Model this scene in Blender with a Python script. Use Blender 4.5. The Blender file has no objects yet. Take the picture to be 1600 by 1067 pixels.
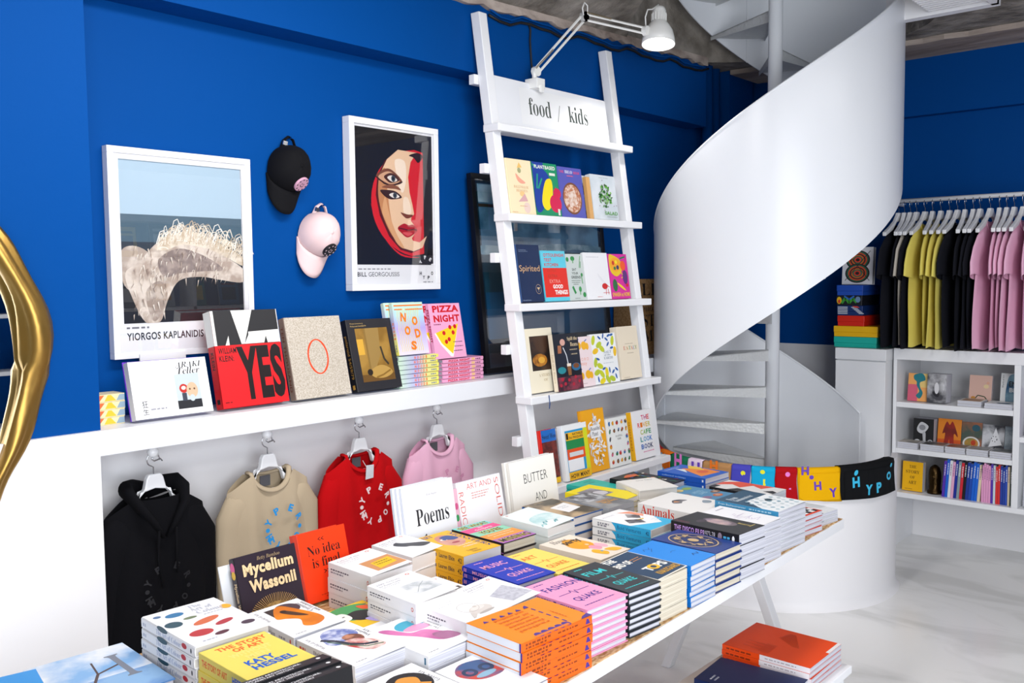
import bpy, math, random
from mathutils import Vector, Matrix
random.seed(7)
SC = bpy.context.scene
COL = SC.collection
RAD = math.radians
PI = math.pi

# ------------------------------------------------------------------ camera
cam_d = bpy.data.cameras.new('camera')
cam_d.sensor_width = 36.0
cam_d.lens = 1441.0 / 1600.0 * 36.0
cam_d.clip_start = 0.02
cam = bpy.data.objects.new('camera', cam_d)
COL.objects.link(cam)
right = Vector((0.65770, -0.75320, -0.00992))
fwd = Vector((0.75122, 0.65650, -0.06888)).normalized()
right = (right - fwd * right.dot(fwd)).normalized()
upv = right.cross(fwd)
cam.matrix_world = Matrix(((right.x, upv.x, -fwd.x, 0), (right.y, upv.y, -fwd.y, 0),
                           (right.z, upv.z, -fwd.z, 1.66), (0, 0, 0, 1)))
SC.camera = cam

# ------------------------------------------------------------------ light and exposure
w = bpy.data.worlds.new('shop_world')
SC.world = w
w.use_nodes = True
w.node_tree.nodes['Background'].inputs[0].default_value = (0.90, 0.95, 1.0, 1)
w.node_tree.nodes['Background'].inputs[1].default_value = 0.24
def area(name, loc, target, size, size_y, power, color=(1, 1, 1)):
    d = bpy.data.lights.new(name, 'AREA')
    d.shape = 'RECTANGLE'; d.size = size; d.size_y = size_y; d.energy = power; d.color = color
    o = bpy.data.objects.new(name, d); COL.objects.link(o)
    o.location = loc
    o.rotation_euler = (Vector(target) - Vector(loc)).to_track_quat('-Z', 'Y').to_euler()
    return o
area('ceiling_tube_light', (1.75, 1.65, 2.86), (1.75, 2.15, 0.9), 1.5, 0.30, 29, (1.0, 0.98, 0.96))
area('ceiling_tube_light', (3.7, 0.2, 2.88), (3.8, 0.5, 0), 1.5, 0.30, 12, (1.0, 0.98, 0.96))
area('ceiling_tube_light', (0.4, -0.5, 2.88), (0.6, 0.2, 0), 1.5, 0.30, 22, (1.0, 0.98, 0.96))
area('rear_fill_light', (0.1, -1.85, 1.5), (1.9, 3.0, 1.1), 3.2, 2.3, 172, (0.93, 0.97, 1.0))  # unseen soft fill light added behind the camera to brighten the niche
vs = SC.view_settings
vs.view_transform = 'Standard'; vs.look = 'None'; vs.gamma = 1.0; vs.exposure = 0.50
vs.use_curve_mapping = False

# ------------------------------------------------------------------ materials
def lin(c):
    return c / 12.92 if c <= 0.04045 else ((c + 0.055) / 1.055) ** 2.4
def hx(h):
    h = h.lstrip('#')
    return tuple(lin(int(h[i:i + 2], 16) / 255) * 0.88 for i in (0, 2, 4)) + (1,)
MATS = {}
def new_mat(key, base, rough=0.45, metal=0.0, spec=0.4):
    m = bpy.data.materials.new(key); m.use_nodes = True
    b = m.node_tree.nodes['Principled BSDF']
    b.inputs['Base Color'].default_value = base
    b.inputs['Roughness'].default_value = rough
    b.inputs['Metallic'].default_value = metal
    b.inputs['Specular IOR Level'].default_value = spec
    m.diffuse_color = base
    return m
def M(h):
    """'#rrggbb' gives a satin print; '#a/#b@scale' a blotchy two-colour print; a named material is itself."""
    if not isinstance(h, str): return h
    if h in MATS: return MATS[h]
    if '/' in h:
        ab, sc = h.split('@'); a, b = ab.split('/')
        m = new_mat('print_' + h, hx(a), 0.4)
        blotch(m, hx(a), hx(b), float(sc), 0.42, 0.60)
    else:
        m = new_mat('print_' + h, hx(h), 0.42)
    MATS[h] = m
    return m
def nodes(m):
    return m.node_tree.nodes, m.node_tree.links, m.node_tree.nodes['Principled BSDF']
def blotch(m, a, b, scale, lo=0.4, hi=0.6, stretch=None, detail=6, coord='Object'):
    n, l, p = nodes(m)
    tc = n.new('ShaderNodeTexCoord'); mp = n.new('ShaderNodeMapping')
    if stretch: mp.inputs['Scale'].default_value = stretch
    tx = n.new('ShaderNodeTexNoise'); tx.inputs['Scale'].default_value = scale; tx.inputs['Detail'].default_value = detail
    rp = n.new('ShaderNodeValToRGB')
    rp.color_ramp.elements[0].position = lo; rp.color_ramp.elements[0].color = a
    rp.color_ramp.elements[1].position = hi; rp.color_ramp.elements[1].color = b
    l.new(tc.outputs[coord], mp.inputs[0]); l.new(mp.outputs[0], tx.inputs[0])
    l.new(tx.outputs[0], rp.inputs[0]); l.new(rp.outputs[0], p.inputs['Base Color'])
    return tx
def bump(m, scale, strength, dist=0.002, stretch=None, detail=5):
    n, l, p = nodes(m)
    tc = n.new('ShaderNodeTexCoord'); mp = n.new('ShaderNodeMapping')
    if stretch: mp.inputs['Scale'].default_value = stretch
    tx = n.new('ShaderNodeTexNoise'); tx.inputs['Scale'].default_value = scale; tx.inputs['Detail'].default_value = detail
    bp = n.new('ShaderNodeBump'); bp.inputs['Strength'].default_value = strength; bp.inputs['Distance'].default_value = dist
    l.new(tc.outputs['Object'], mp.inputs[0]); l.new(mp.outputs[0], tx.inputs[0])
    l.new(tx.outputs[0], bp.inputs['Height']); l.new(bp.outputs[0], p.inputs['Normal'])
def named(key, h, rough=0.5, metal=0.0, spec=0.4):
    MATS[key] = new_mat(key, hx(h), rough, metal, spec); return MATS[key]

m = named('blue_paint', '#004690', 0.62, 0, 0.06); bump(m, 14, 0.35, 0.006, (1, 1, 1), 8)
m = named('white_paint', '#f3f2f5', 0.5); bump(m, 30, 0.05, 0.003)
m = named('ledge_white', '#eef0f6', 0.35)
m = named('lacquer_white', '#f2f3f7', 0.28)
m = named('steel_white', '#eceff5', 0.3)
m = named('tread_white', '#dcdedf', 0.38)
n_, l_, p_ = nodes(m)
tc_ = n_.new('ShaderNodeTexCoord'); wv = n_.new('ShaderNodeTexVoronoi'); wv.inputs['Scale'].default_value = 62
bp_ = n_.new('ShaderNodeBump'); bp_.inputs['Strength'].default_value = 0.8; bp_.inputs['Distance'].default_value = 0.003
l_.new(tc_.outputs['Object'], wv.inputs[0]); l_.new(wv.outputs['Distance'], bp_.inputs['Height']); l_.new(bp_.outputs[0], p_.inputs['Normal'])
m = named('floor_resin', '#e6e6e6', 0.22, 0, 0.5)
tx = blotch(m, hx('#e2e2e1'), hx('#f6f6f6'), 1.6, 0.36, 0.54, (2.2, 0.9, 1), 12)
tx.inputs['Distortion'].default_value = 1.2
m = named('concrete', '#8d857c', 0.9, 0, 0.1); blotch(m, hx('#6e675f'), hx('#b1a9a0'), 5, 0.36, 0.66, None, 12); bump(m, 16, 0.9, 0.02, None, 10)
m = named('plaster_rough', '#aaa09a', 0.85, 0, 0.1); blotch(m, hx('#8f8078'), hx('#c2b4ab'), 6, 0.35, 0.65, (1, 0.25, 2), 10); bump(m, 14, 0.7, 0.015, (1, 0.3, 2), 8)
m = named('pages', '#e8e8ec', 0.7, 0, 0.2); blotch(m, hx('#b4b5c2'), hx('#dcdde6'), 1.0, 0.35, 0.62, (4, 4, 700), 2)
m = named('pages_cream', '#ece4d3', 0.7, 0, 0.2); blotch(m, hx('#c9bea8'), hx('#e6dece'), 1.0, 0.35, 0.62, (4, 4, 700), 2)
m = named('chipboard', '#c39a66', 0.7); blotch(m, hx('#a8763f'), hx('#dcbd8f'), 55, 0.38, 0.62, (1, 3, 1), 3)
m = named('chrome', '#c9cbd0', 0.2, 1.0)
m = named('brass_spring', '#a08c64', 0.4, 0.8)
m = named('gold', '#b08c4a', 0.42, 1.0); bump(m, 7, 0.25, 0.02, (1, 1, 0.6), 4)
m = named('mirror_glass', '#e8ecee', 0.01, 1.0)
m = named('black_frame', '#101014', 0.3)
m = named('cable_black', '#17171b', 0.6)
m = named('linen', '#c3b9ac', 0.85, 0, 0.1); blotch(m, hx('#b3a899'), hx('#cfc6ba'), 260, 0.4, 0.6, None, 2)
m = named('kraft', '#96744f', 0.75, 0, 0.2); blotch(m, hx('#8a6944'), hx('#a17f59'), 90, 0.4, 0.6)
for k, h in (('knit_black', '#0d0d11'), ('knit_beige', '#b7a68d'), ('knit_red', '#bd0b12'), ('knit_pink', '#e7b3cd'),
             ('tee_black', '#1d1e26'), ('tee_cream', '#cfc6ba'), ('tee_yellow', '#f4e474'), ('tee_pink', '#f6c0dc')):
    m = named(k, h, 0.92, 0, 0.1); bump(m, 420, 0.25, 0.001)
m = named('cap_black', '#0f0f13', 0.85, 0, 0.15); bump(m, 300, 0.2, 0.001)
m = named('cap_pink', '#edcfd0', 0.85, 0, 0.15); bump(m, 300, 0.2, 0.001)
m = named('statue_bronze', '#3a2a14', 0.25, 0.9); bump(m, 60, 0.8, 0.004)
m = named('lamp_enamel', '#f4f4f2', 0.3)
m = bpy.data.materials.new('bulb_glow'); m.use_nodes = True; MATS['bulb_glow'] = m
p_ = m.node_tree.nodes['Principled BSDF']; p_.inputs['Emission Color'].default_value = (1, 0.97, 0.92, 1); p_.inputs['Emission Strength'].default_value = 25
def glass_mat():
    m = bpy.data.materials.new('picture_glass'); m.use_nodes = True
    n, l, p = nodes(m); n.remove(p)
    out = n['Material Output']; tr = n.new('ShaderNodeBsdfTransparent'); gl = n.new('ShaderNodeBsdfGlossy')
    gl.inputs['Roughness'].default_value = 0.0
    lw = n.new('ShaderNodeLayerWeight'); lw.inputs['Blend'].default_value = 0.5
    pw = n.new('ShaderNodeMath'); pw.operation = 'POWER'; pw.inputs[1].default_value = 4.0
    fr = n.new('ShaderNodeMath'); fr.operation = 'MULTIPLY_ADD'; fr.inputs[1].default_value = 0.9; fr.inputs[2].default_value = 0.07
    l.new(lw.outputs['Facing'], pw.inputs[0]); l.new(pw.outputs[0], fr.inputs[0])
    mx = n.new('ShaderNodeMixShader')
    l.new(fr.outputs[0], mx.inputs[0]); l.new(tr.outputs[0], mx.inputs[1]); l.new(gl.outputs[0], mx.inputs[2]); l.new(mx.outputs[0], out.inputs[0])
    MATS['picture_glass'] = m
glass_mat()
def grad_mat(key, stops, axis='Z', rough=0.4, noise=0.0):
    """A printed gradient along one axis of the object's own bounds."""
    m = new_mat(key, hx(stops[0][1]), rough)
    n, l, p = nodes(m)
    tc = n.new('ShaderNodeTexCoord'); sp = n.new('ShaderNodeSeparateXYZ'); rp = n.new('ShaderNodeValToRGB')
    e = rp.color_ramp.elements
    while len(e) < len(stops): e.new(0.5)
    for i, (pos, c) in enumerate(stops): e[i].position = pos; e[i].color = hx(c)
    l.new(tc.outputs['Generated'], sp.inputs[0])
    if noise:
        nz = n.new('ShaderNodeTexNoise'); nz.inputs['Scale'].default_value = 4; nz.inputs['Detail'].default_value = 8
        l.new(tc.outputs['Generated'], nz.inputs[0])
        ma = n.new('ShaderNodeMath'); ma.operation = 'MULTIPLY_ADD'; ma.inputs[1].default_value = noise
        l.new(nz.outputs[0], ma.inputs[0]); l.new(sp.outputs[axis], ma.inputs[2]); l.new(ma.outputs[0], rp.inputs[0])
    else:
        l.new(sp.outputs[axis], rp.inputs[0])
    l.new(rp.outputs[0], p.inputs['Base Color'])
    MATS[key] = m
    return m

# ------------------------------------------------------------------ mesh helpers
class MB:
    def __init__(s): s.v = []; s.f = []; s.mi = []; s.mats = []
    def mid(s, mat):
        mat = M(mat)
        if mat not in s.mats: s.mats.append(mat)
        return s.mats.index(mat)
    def add(s, vs_, fs, mat):
        b = len(s.v); i = s.mid(mat)
        s.v += [tuple(p) for p in vs_]
        for q in fs: s.f.append([b + k for k in q]); s.mi.append(i)
        return s
    def box(s, x0, x1, y0, y1, z0, z1, mat):
        return s.add([(x0, y0, z0), (x1, y0, z0), (x1, y1, z0), (x0, y1, z0), (x0, y0, z1), (x1, y0, z1), (x1, y1, z1), (x0, y1, z1)],
                     [(3, 2, 1, 0), (4, 5, 6, 7), (0, 1, 5, 4), (1, 2, 6, 5), (2, 3, 7, 6), (3, 0, 4, 7)], mat)
    def hexa(s, b, t, mat):
        return s.add(list(b) + list(t), [(3, 2, 1, 0), (4, 5, 6, 7), (0, 1, 5, 4), (1, 2, 6, 5), (2, 3, 7, 6), (3, 0, 4, 7)], mat)
    def prism(s, poly, d0, d1, mat, plane='xz'):
        n = len(poly)
        def P(a, b, d): return (a, d, b) if plane == 'xz' else ((a, b, d) if plane == 'xy' else (d, a, b))
        vs_ = [P(a, b, d0) for a, b in poly] + [P(a, b, d1) for a, b in poly]
        fs = [tuple(range(n)), tuple(range(2 * n - 1, n - 1, -1))] + [(i, n + i, n + (i + 1) % n, (i + 1) % n) for i in range(n)]
        return s.add(vs_, fs, mat)
    def tube(s, path, r, mat, seg=8, closed=False, sq=None, up=(0, 0, 1), cap=True):
        n = len(path); P = [Vector(p) for p in path]
        rr = r if isinstance(r, (list, tuple)) else [r] * n
        vs_ = []; prev = None
        for i in range(n):
            a = P[(i - 1) % n] if (closed or i > 0) else P[i]
            b = P[(i + 1) % n] if (closed or i < n - 1) else P[i]
            t = (b - a).normalized()
            if prev is None:
                u = Vector(up)
                if abs(u.dot(t)) > 0.95: u = Vector((1, 0, 0)) if abs(t.x) < 0.9 else Vector((0, 1, 0))
                x = u.cross(t).normalized()
            else:
                x = (prev - t * prev.dot(t)).normalized()
            prev = x; y = t.cross(x)
            q = sq[i] if isinstance(sq, (list, tuple)) else (sq or 1.0)
            for k in range(seg):
                c = 2 * PI * k / seg
                vs_.append(P[i] + x * (math.cos(c) * rr[i]) + y * (math.sin(c) * rr[i] * q))
        fs = []
        for i in range(n if closed else n - 1):
            j = (i + 1) % n
            for k in range(seg):
                l = (k + 1) % seg
                fs.append((i * seg + k, i * seg + l, j * seg + l, j * seg + k))
        if cap and not closed:
            fs.append(tuple(range(seg - 1, -1, -1))); fs.append(tuple((n - 1) * seg + k for k in range(seg)))
        return s.add(vs_, fs, mat)
    def lathe(s, prof, mat, seg=24, M4=None):
        n = len(prof); vs_ = []
        for r, z in prof:
            for k in range(seg):
                c = 2 * PI * k / seg; p = Vector((r * math.cos(c), r * math.sin(c), z))
                vs_.append(M4 @ p if M4 else p)
        fs = [(i * seg + k, i * seg + (k + 1) % seg, (i + 1) * seg + (k + 1) % seg, (i + 1) * seg + k) for i in range(n - 1) for k in range(seg)]
        return s.add(vs_, fs, mat)
    def cyl(s, p0, p1, r, mat, seg=12): return s.tube([p0, p1], r, mat, seg)
    def mesh(s, name, smooth=False):
        me = bpy.data.meshes.new(name)
        me.from_pydata(s.v, [], s.f)
        for m_ in s.mats: me.materials.append(m_)
        me.polygons.foreach_set('material_index', s.mi)
        if smooth: me.polygons.foreach_set('use_smooth', [True] * len(s.f))
        me.update()
        return me
    def build(s, name, parent=None, smooth=False, bevel=0):
        return link(name, s.mesh(name, smooth), parent, bevel)
def link(name, me, parent=None, bevel=0):
    o = bpy.data.objects.new(name, me); COL.objects.link(o)
    if parent: o.parent = parent
    if bevel:
        b = o.modifiers.new('bevel', 'BEVEL'); b.width = bevel; b.segments = 2; b.limit_method = 'ANGLE'
    return o
def tag(o, label, cat, group=None):
    o['label'] = label; o['category'] = cat
    if group: o['group'] = group
    return o
def struct(o): o['kind'] = 'structure'; return o
def thing(name, label, cat, loc=(0, 0, 0), rot=(0, 0, 0), group=None):
    o = bpy.data.objects.new(name, None); COL.objects.link(o)
    o.empty_display_size = 0.05; o.location = loc; o.rotation_euler = rot
    return tag(o, label, cat, group)
def dup(root, label, loc=None, rot=None):
    r = root.copy(); COL.objects.link(r); r['label'] = label
    if loc is not None: r.location = loc
    if rot is not None: r.rotation_euler = rot
    for ch in root.children:
        c = ch.copy(); COL.objects.link(c); c.parent = r
        for g in ch.children:
            d = g.copy(); COL.objects.link(d); d.parent = c
    return r

# ------------------------------------------------------------------ lettering and flat print
TCACHE = {}
def serif(t):
    o = ''
    for ch in t:
        if 'A' <= ch <= 'Z': o += chr(0x1D400 + ord(ch) - 65)
        elif 'a' <= ch <= 'z': o += chr(0x1D41A + ord(ch) - 97)
        elif '0' <= ch <= '9': o += chr(0x1D7CE + ord(ch) - 48)
        else: o += ch
    return o
def italic(t):
    o = ''
    for ch in t:
        if 'A' <= ch <= 'Z': o += chr(0x1D468 + ord(ch) - 65)
        elif 'a' <= ch <= 'z': o += chr(0x1D482 + ord(ch) - 97)
        else: o += ch
    return o
OFF = {'sans': 0.0, 'bold': 0.022, 'black': 0.045, 'light': -0.012, 'serif': -0.005, 'serifb': 0.0, 'italic': -0.006}
def textmesh(t, style):
    key = (t, style)
    if key in TCACHE: return TCACHE[key]
    c = bpy.data.curves.new('lettering', 'FONT')
    c.body = serif(t) if style.startswith('serif') else (italic(t) if style == 'italic' else t)
    c.resolution_u = 3; c.fill_mode = 'FRONT'; c.offset = OFF[style]
    if style in ('bold', 'black'): c.space_character = 1.08
    o = bpy.data.objects.new('lettering', c)
    me = o.to_mesh()
    vs_ = [(v.co.x, v.co.y) for v in me.vertices]
    fs = [tuple(p.vertices) for p in me.polygons]
    o.to_mesh_clear(); bpy.data.objects.remove(o); bpy.data.curves.remove(c)
    if vs_:
        x0 = min(v[0] for v in vs_); x1 = max(v[0] for v in vs_); y0 = min(v[1] for v in vs_); y1 = max(v[1] for v in vs_)
        dx = max(x1 - x0, 1e-6); dy = max(y1 - y0, 1e-6)
        vs_ = [((a - x0) / dx, (b - y0) / dy) for a, b in vs_]
    TCACHE[key] = (vs_, fs)
    return vs_, fs
def draw(mb, items, fmap, W, H, base=0.00025, step=0.00006):
    """Lay flat printed shapes on a face. fmap(u, v, n) takes metres across, metres up and metres out."""
    for i, it in enumerate(items):
        k = it[0]; n = base + step * i
        def put(pts, fs, col):
            mb.add([fmap(a * W, b * H, n) for a, b in pts], fs, col)
        if k == 'r':
            _, x0, y0, x1, y1, c = it
            put([(x0, y0), (x1, y0), (x1, y1), (x0, y1)], [(0, 1, 2, 3)], c)
        elif k == 'e':
            cx, cy, rx, ry, c = it[1:6]; rot = RAD(it[6]) if len(it) > 6 else 0
            pts = []
            for q in range(28):
                a = 2 * PI * q / 28; ex = rx * math.cos(a) * W; ey = ry * math.sin(a) * H
                pts.append((cx + (ex * math.cos(rot) - ey * math.sin(rot)) / W, cy + (ex * math.sin(rot) + ey * math.cos(rot)) / H))
            put(pts, [tuple(range(28))], c)
        elif k == 'o':   # ring: cx, cy, rx, ry, inner share
            cx, cy, rx, ry, inn, c = it[1:7]; pts = []; fs = []
            for q in range(32):
                a = 2 * PI * q / 32
                pts += [(cx + rx * math.cos(a), cy + ry * math.sin(a)), (cx + rx * inn * math.cos(a), cy + ry * inn * math.sin(a))]
                z = (q + 1) % 32; fs.append((2 * q, 2 * z, 2 * z + 1, 2 * q + 1))
            put(pts, fs, c)
        elif k == 'p':
            put(it[1], [tuple(range(len(it[1])))], it[2])
        elif k == 's':   # smooth closed blob through points
            P = it[1]; N = len(P); pts = []
            for q in range(N):
                p0, p1, p2, p3 = P[q - 1], P[q], P[(q + 1) % N], P[(q + 2) % N]
                for t_ in (0, .2, .4, .6, .8):
                    pts.append(tuple(0.5 * (2 * p1[d] + (p2[d] - p0[d]) * t_ + (2 * p0[d] - 5 * p1[d] + 4 * p2[d] - p3[d]) * t_ ** 2 + (3 * p1[d] - p0[d] - 3 * p2[d] + p3[d]) * t_ ** 3) for d in (0, 1)))
            put(pts, [tuple(range(len(pts)))], it[2])
        elif k == 'l':   # stroke: points, width (share of W)
            P = [(a * W, b * H) for a, b in it[1]]; hw = it[2] * W / 2; pts = []; fs = []
            for q in range(len(P) - 1):
                (ax, ay), (bx, by) = P[q], P[q + 1]; L = math.hypot(bx - ax, by - ay) or 1e-9
                nx, ny = -(by - ay) / L * hw, (bx - ax) / L * hw; b0 = len(pts)
                pts += [((ax + nx) / W, (ay + ny) / H), ((ax - nx) / W, (ay - ny) / H), ((bx - nx) / W, (by - ny) / H), ((bx + nx) / W, (by + ny) / H)]
                fs.append((b0, b0 + 1, b0 + 2, b0 + 3))
            put(pts, fs, it[3])
        elif k == 'd':   # a row of tiny illegible type, drawn as dashes: x0,y,x1,height,colour
            _, x0, y, x1, hh, c = it; rnd = random.Random(int((x0 + y) * 1e4)); x = x0; pts = []; fs = []
            while x < x1:
                ln = rnd.uniform(.02, .06); e_ = min(x + ln, x1); b0 = len(pts)
                pts += [(x, y), (e_, y), (e_, y + hh), (x, y + hh)]; fs.append((b0, b0 + 1, b0 + 2, b0 + 3)); x = e_ + .014
            put(pts, fs, c)
        elif k == 'T':   # text fitted to a box: text,x0,y0,x1,y1,colour,style,rot
            t, x0, y0, x1, y1, c = it[1:7]; st = it[7] if len(it) > 7 else 'sans'; rot = it[8] if len(it) > 8 else 0
            tv, tf = textmesh(t, st)
            if rot == 0: q = [(x0 + a * (x1 - x0), y0 + b * (y1 - y0)) for a, b in tv]
            elif rot == 90: q = [(x1 - b * (x1 - x0), y0 + a * (y1 - y0)) for a, b in tv]
            elif rot == 180: q = [(x1 - a * (x1 - x0), y1 - b * (y1 - y0)) for a, b in tv]
            else: q = [(x0 + b * (x1 - x0), y1 - a * (y1 - y0)) for a, b in tv]
            put(q, tf, c)
        elif k == 'G':   # glyph turned freely: text, cx, cy, height(share of W), angle, colour, style
            t, cx, cy, hh, ang, c = it[1:7]; st = it[7] if len(it) > 7 else 'black'
            tv, tf = textmesh(t, st); asp = {'I': .3, 'M': 1.1, 'W': 1.3, '.': 1, 'E': .75, 'P': .78, 'Y': .9}.get(t, .82 if len(t) == 1 else .62 * len(t))
            ca, sa = math.cos(RAD(ang)), math.sin(RAD(ang)); q = []
            for a, b in tv:
                px, py = (a - .5) * hh * asp * W, (b - .5) * hh * W
                q.append((cx + (px * ca - py * sa) / W, cy + (px * sa + py * ca) / H))
            put(q, tf, c)

# ------------------------------------------------------------------ books
def book(name, w, h, t, cover, prints=(), spine=None, sprints=(), pages='pages', hard=False, curl=0.0, label='', group=None, cat='book', fore=()):
    """A book lying face up: width x (spine at -x), height y (head at +y), thickness z from 0 to t."""
    e = thing(name, label, cat, group=group)
    b = 0.0026 if hard else 0.0007
    if t < 0.008: b = min(b, t * .2)
    xl, xr = -w / 2, w / 2
    prof = [(xl + (w) * q / 6, t) for q in range(6, -1, -1)]
    if hard: prof = prof[:-1] + [(xl + .004, t), (xl + .001, t - .0025), (xl, t * .5), (xl + .001, .0025), (xl + .004, 0)]
    else: prof += [(xl, 0)]
    prof += [(xr, 0), (xr, b), (xl + b, b), (xl + b, t - b)] + [(xl + w * q / 6, t - b) for q in range(1, 7)]
    def lift(p):
        x, y, z = p
        if z > t * .5 and curl: z += curl * max(0, (x - xl) / w)
        return (x, y, z)
    mb = MB(); mb.prism(prof, -h / 2, h / 2, cover)
    n = len(prof)
    if spine:
        si = mb.mid(spine)
        for fi, f in enumerate(mb.f):
            if fi >= 2 and all(mb.v[k][0] < xl + .0045 for k in f): mb.mi[fi] = si
    mb.v = [lift(p) for p in mb.v]
    mb.build('cover', e)
    ins = 0.0035 if hard else 0.0006
    pb = MB(); pb.box(xl + b, xr - ins, -h / 2 + ins, h / 2 - ins, b, t - b, pages)
    pb.v = [lift((x, y, z)) if curl > 0 and x > 0 else (x, y, z) for x, y, z in pb.v] if False else pb.v
    pb.build('page_block', e)
    if prints:
        pm = MB(); draw(pm, [('r', .01, .006, .995, .994, cover)] + list(prints), lambda u, v, k: lift((xl + u, -h / 2 + v, t + k)), w, h)
        pm.build('cover_print', e)
    if sprints:
        sm = MB(); draw(sm, [('r', .01, .08, .99, .92, spine or cover)] + list(sprints), lambda u, v, k: (xl - k - (.0004 if hard else 0), h / 2 - u, v), h, t)
        sm.build('spine_print', e)
    if fore:
        fm = MB(); draw(fm, fore, lambda u, v, k: (xr + k, -h / 2 + u, v), h, t); fm.build('edge_print', e)
    return e
ORD = ['topmost', 'second from the top', 'third from the top', 'fourth from the top', 'fifth from the top', 'sixth from the top', 'seventh from the top', 'eighth from the top', 'ninth from the top']
def stack(e, label, x, y, z0, rot, t, n, jit=0.002, rj=1.2, gap=0.0007, group=None):
    """Pile n copies of the book e; e itself becomes the topmost."""
    rnd = random.Random(hash((round(x, 3), round(y, 3))) & 0xffff)
    for k in range(n):
        z = z0 + k * (t + gap)
        top = k == n - 1
        dx, dy, dr = (0, 0, 0) if top else (rnd.uniform(-jit, jit), rnd.uniform(-jit, jit), rnd.uniform(-rj, rj))
        loc = (x + dx, y + dy, z); ro = (0, 0, RAD(rot + dr))
        o_ = ORD[n - 1 - k] if not (k == 0 and n > 2) else 'bottom'
        lb = label if n == 1 else f'{label}, {o_} of its stack'
        if group or n > 1: e['group'] = group or (label + ' stack')
        if top: e.location = loc; e.rotation_euler = ro; e['label'] = lb
        else: dup(e, lb, loc, ro)
    return z0 + n * (t + gap)
def stand(e, x, yfront, z, h, t, lean, yaw=0):
    a = RAD(lean)
    e.rotation_euler = (RAD(90 - lean), 0, RAD(yaw))
    e.location = (x, yfront + h / 2 * math.sin(a) + t * math.cos(a), z + h / 2 * math.cos(a))
    return e
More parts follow.
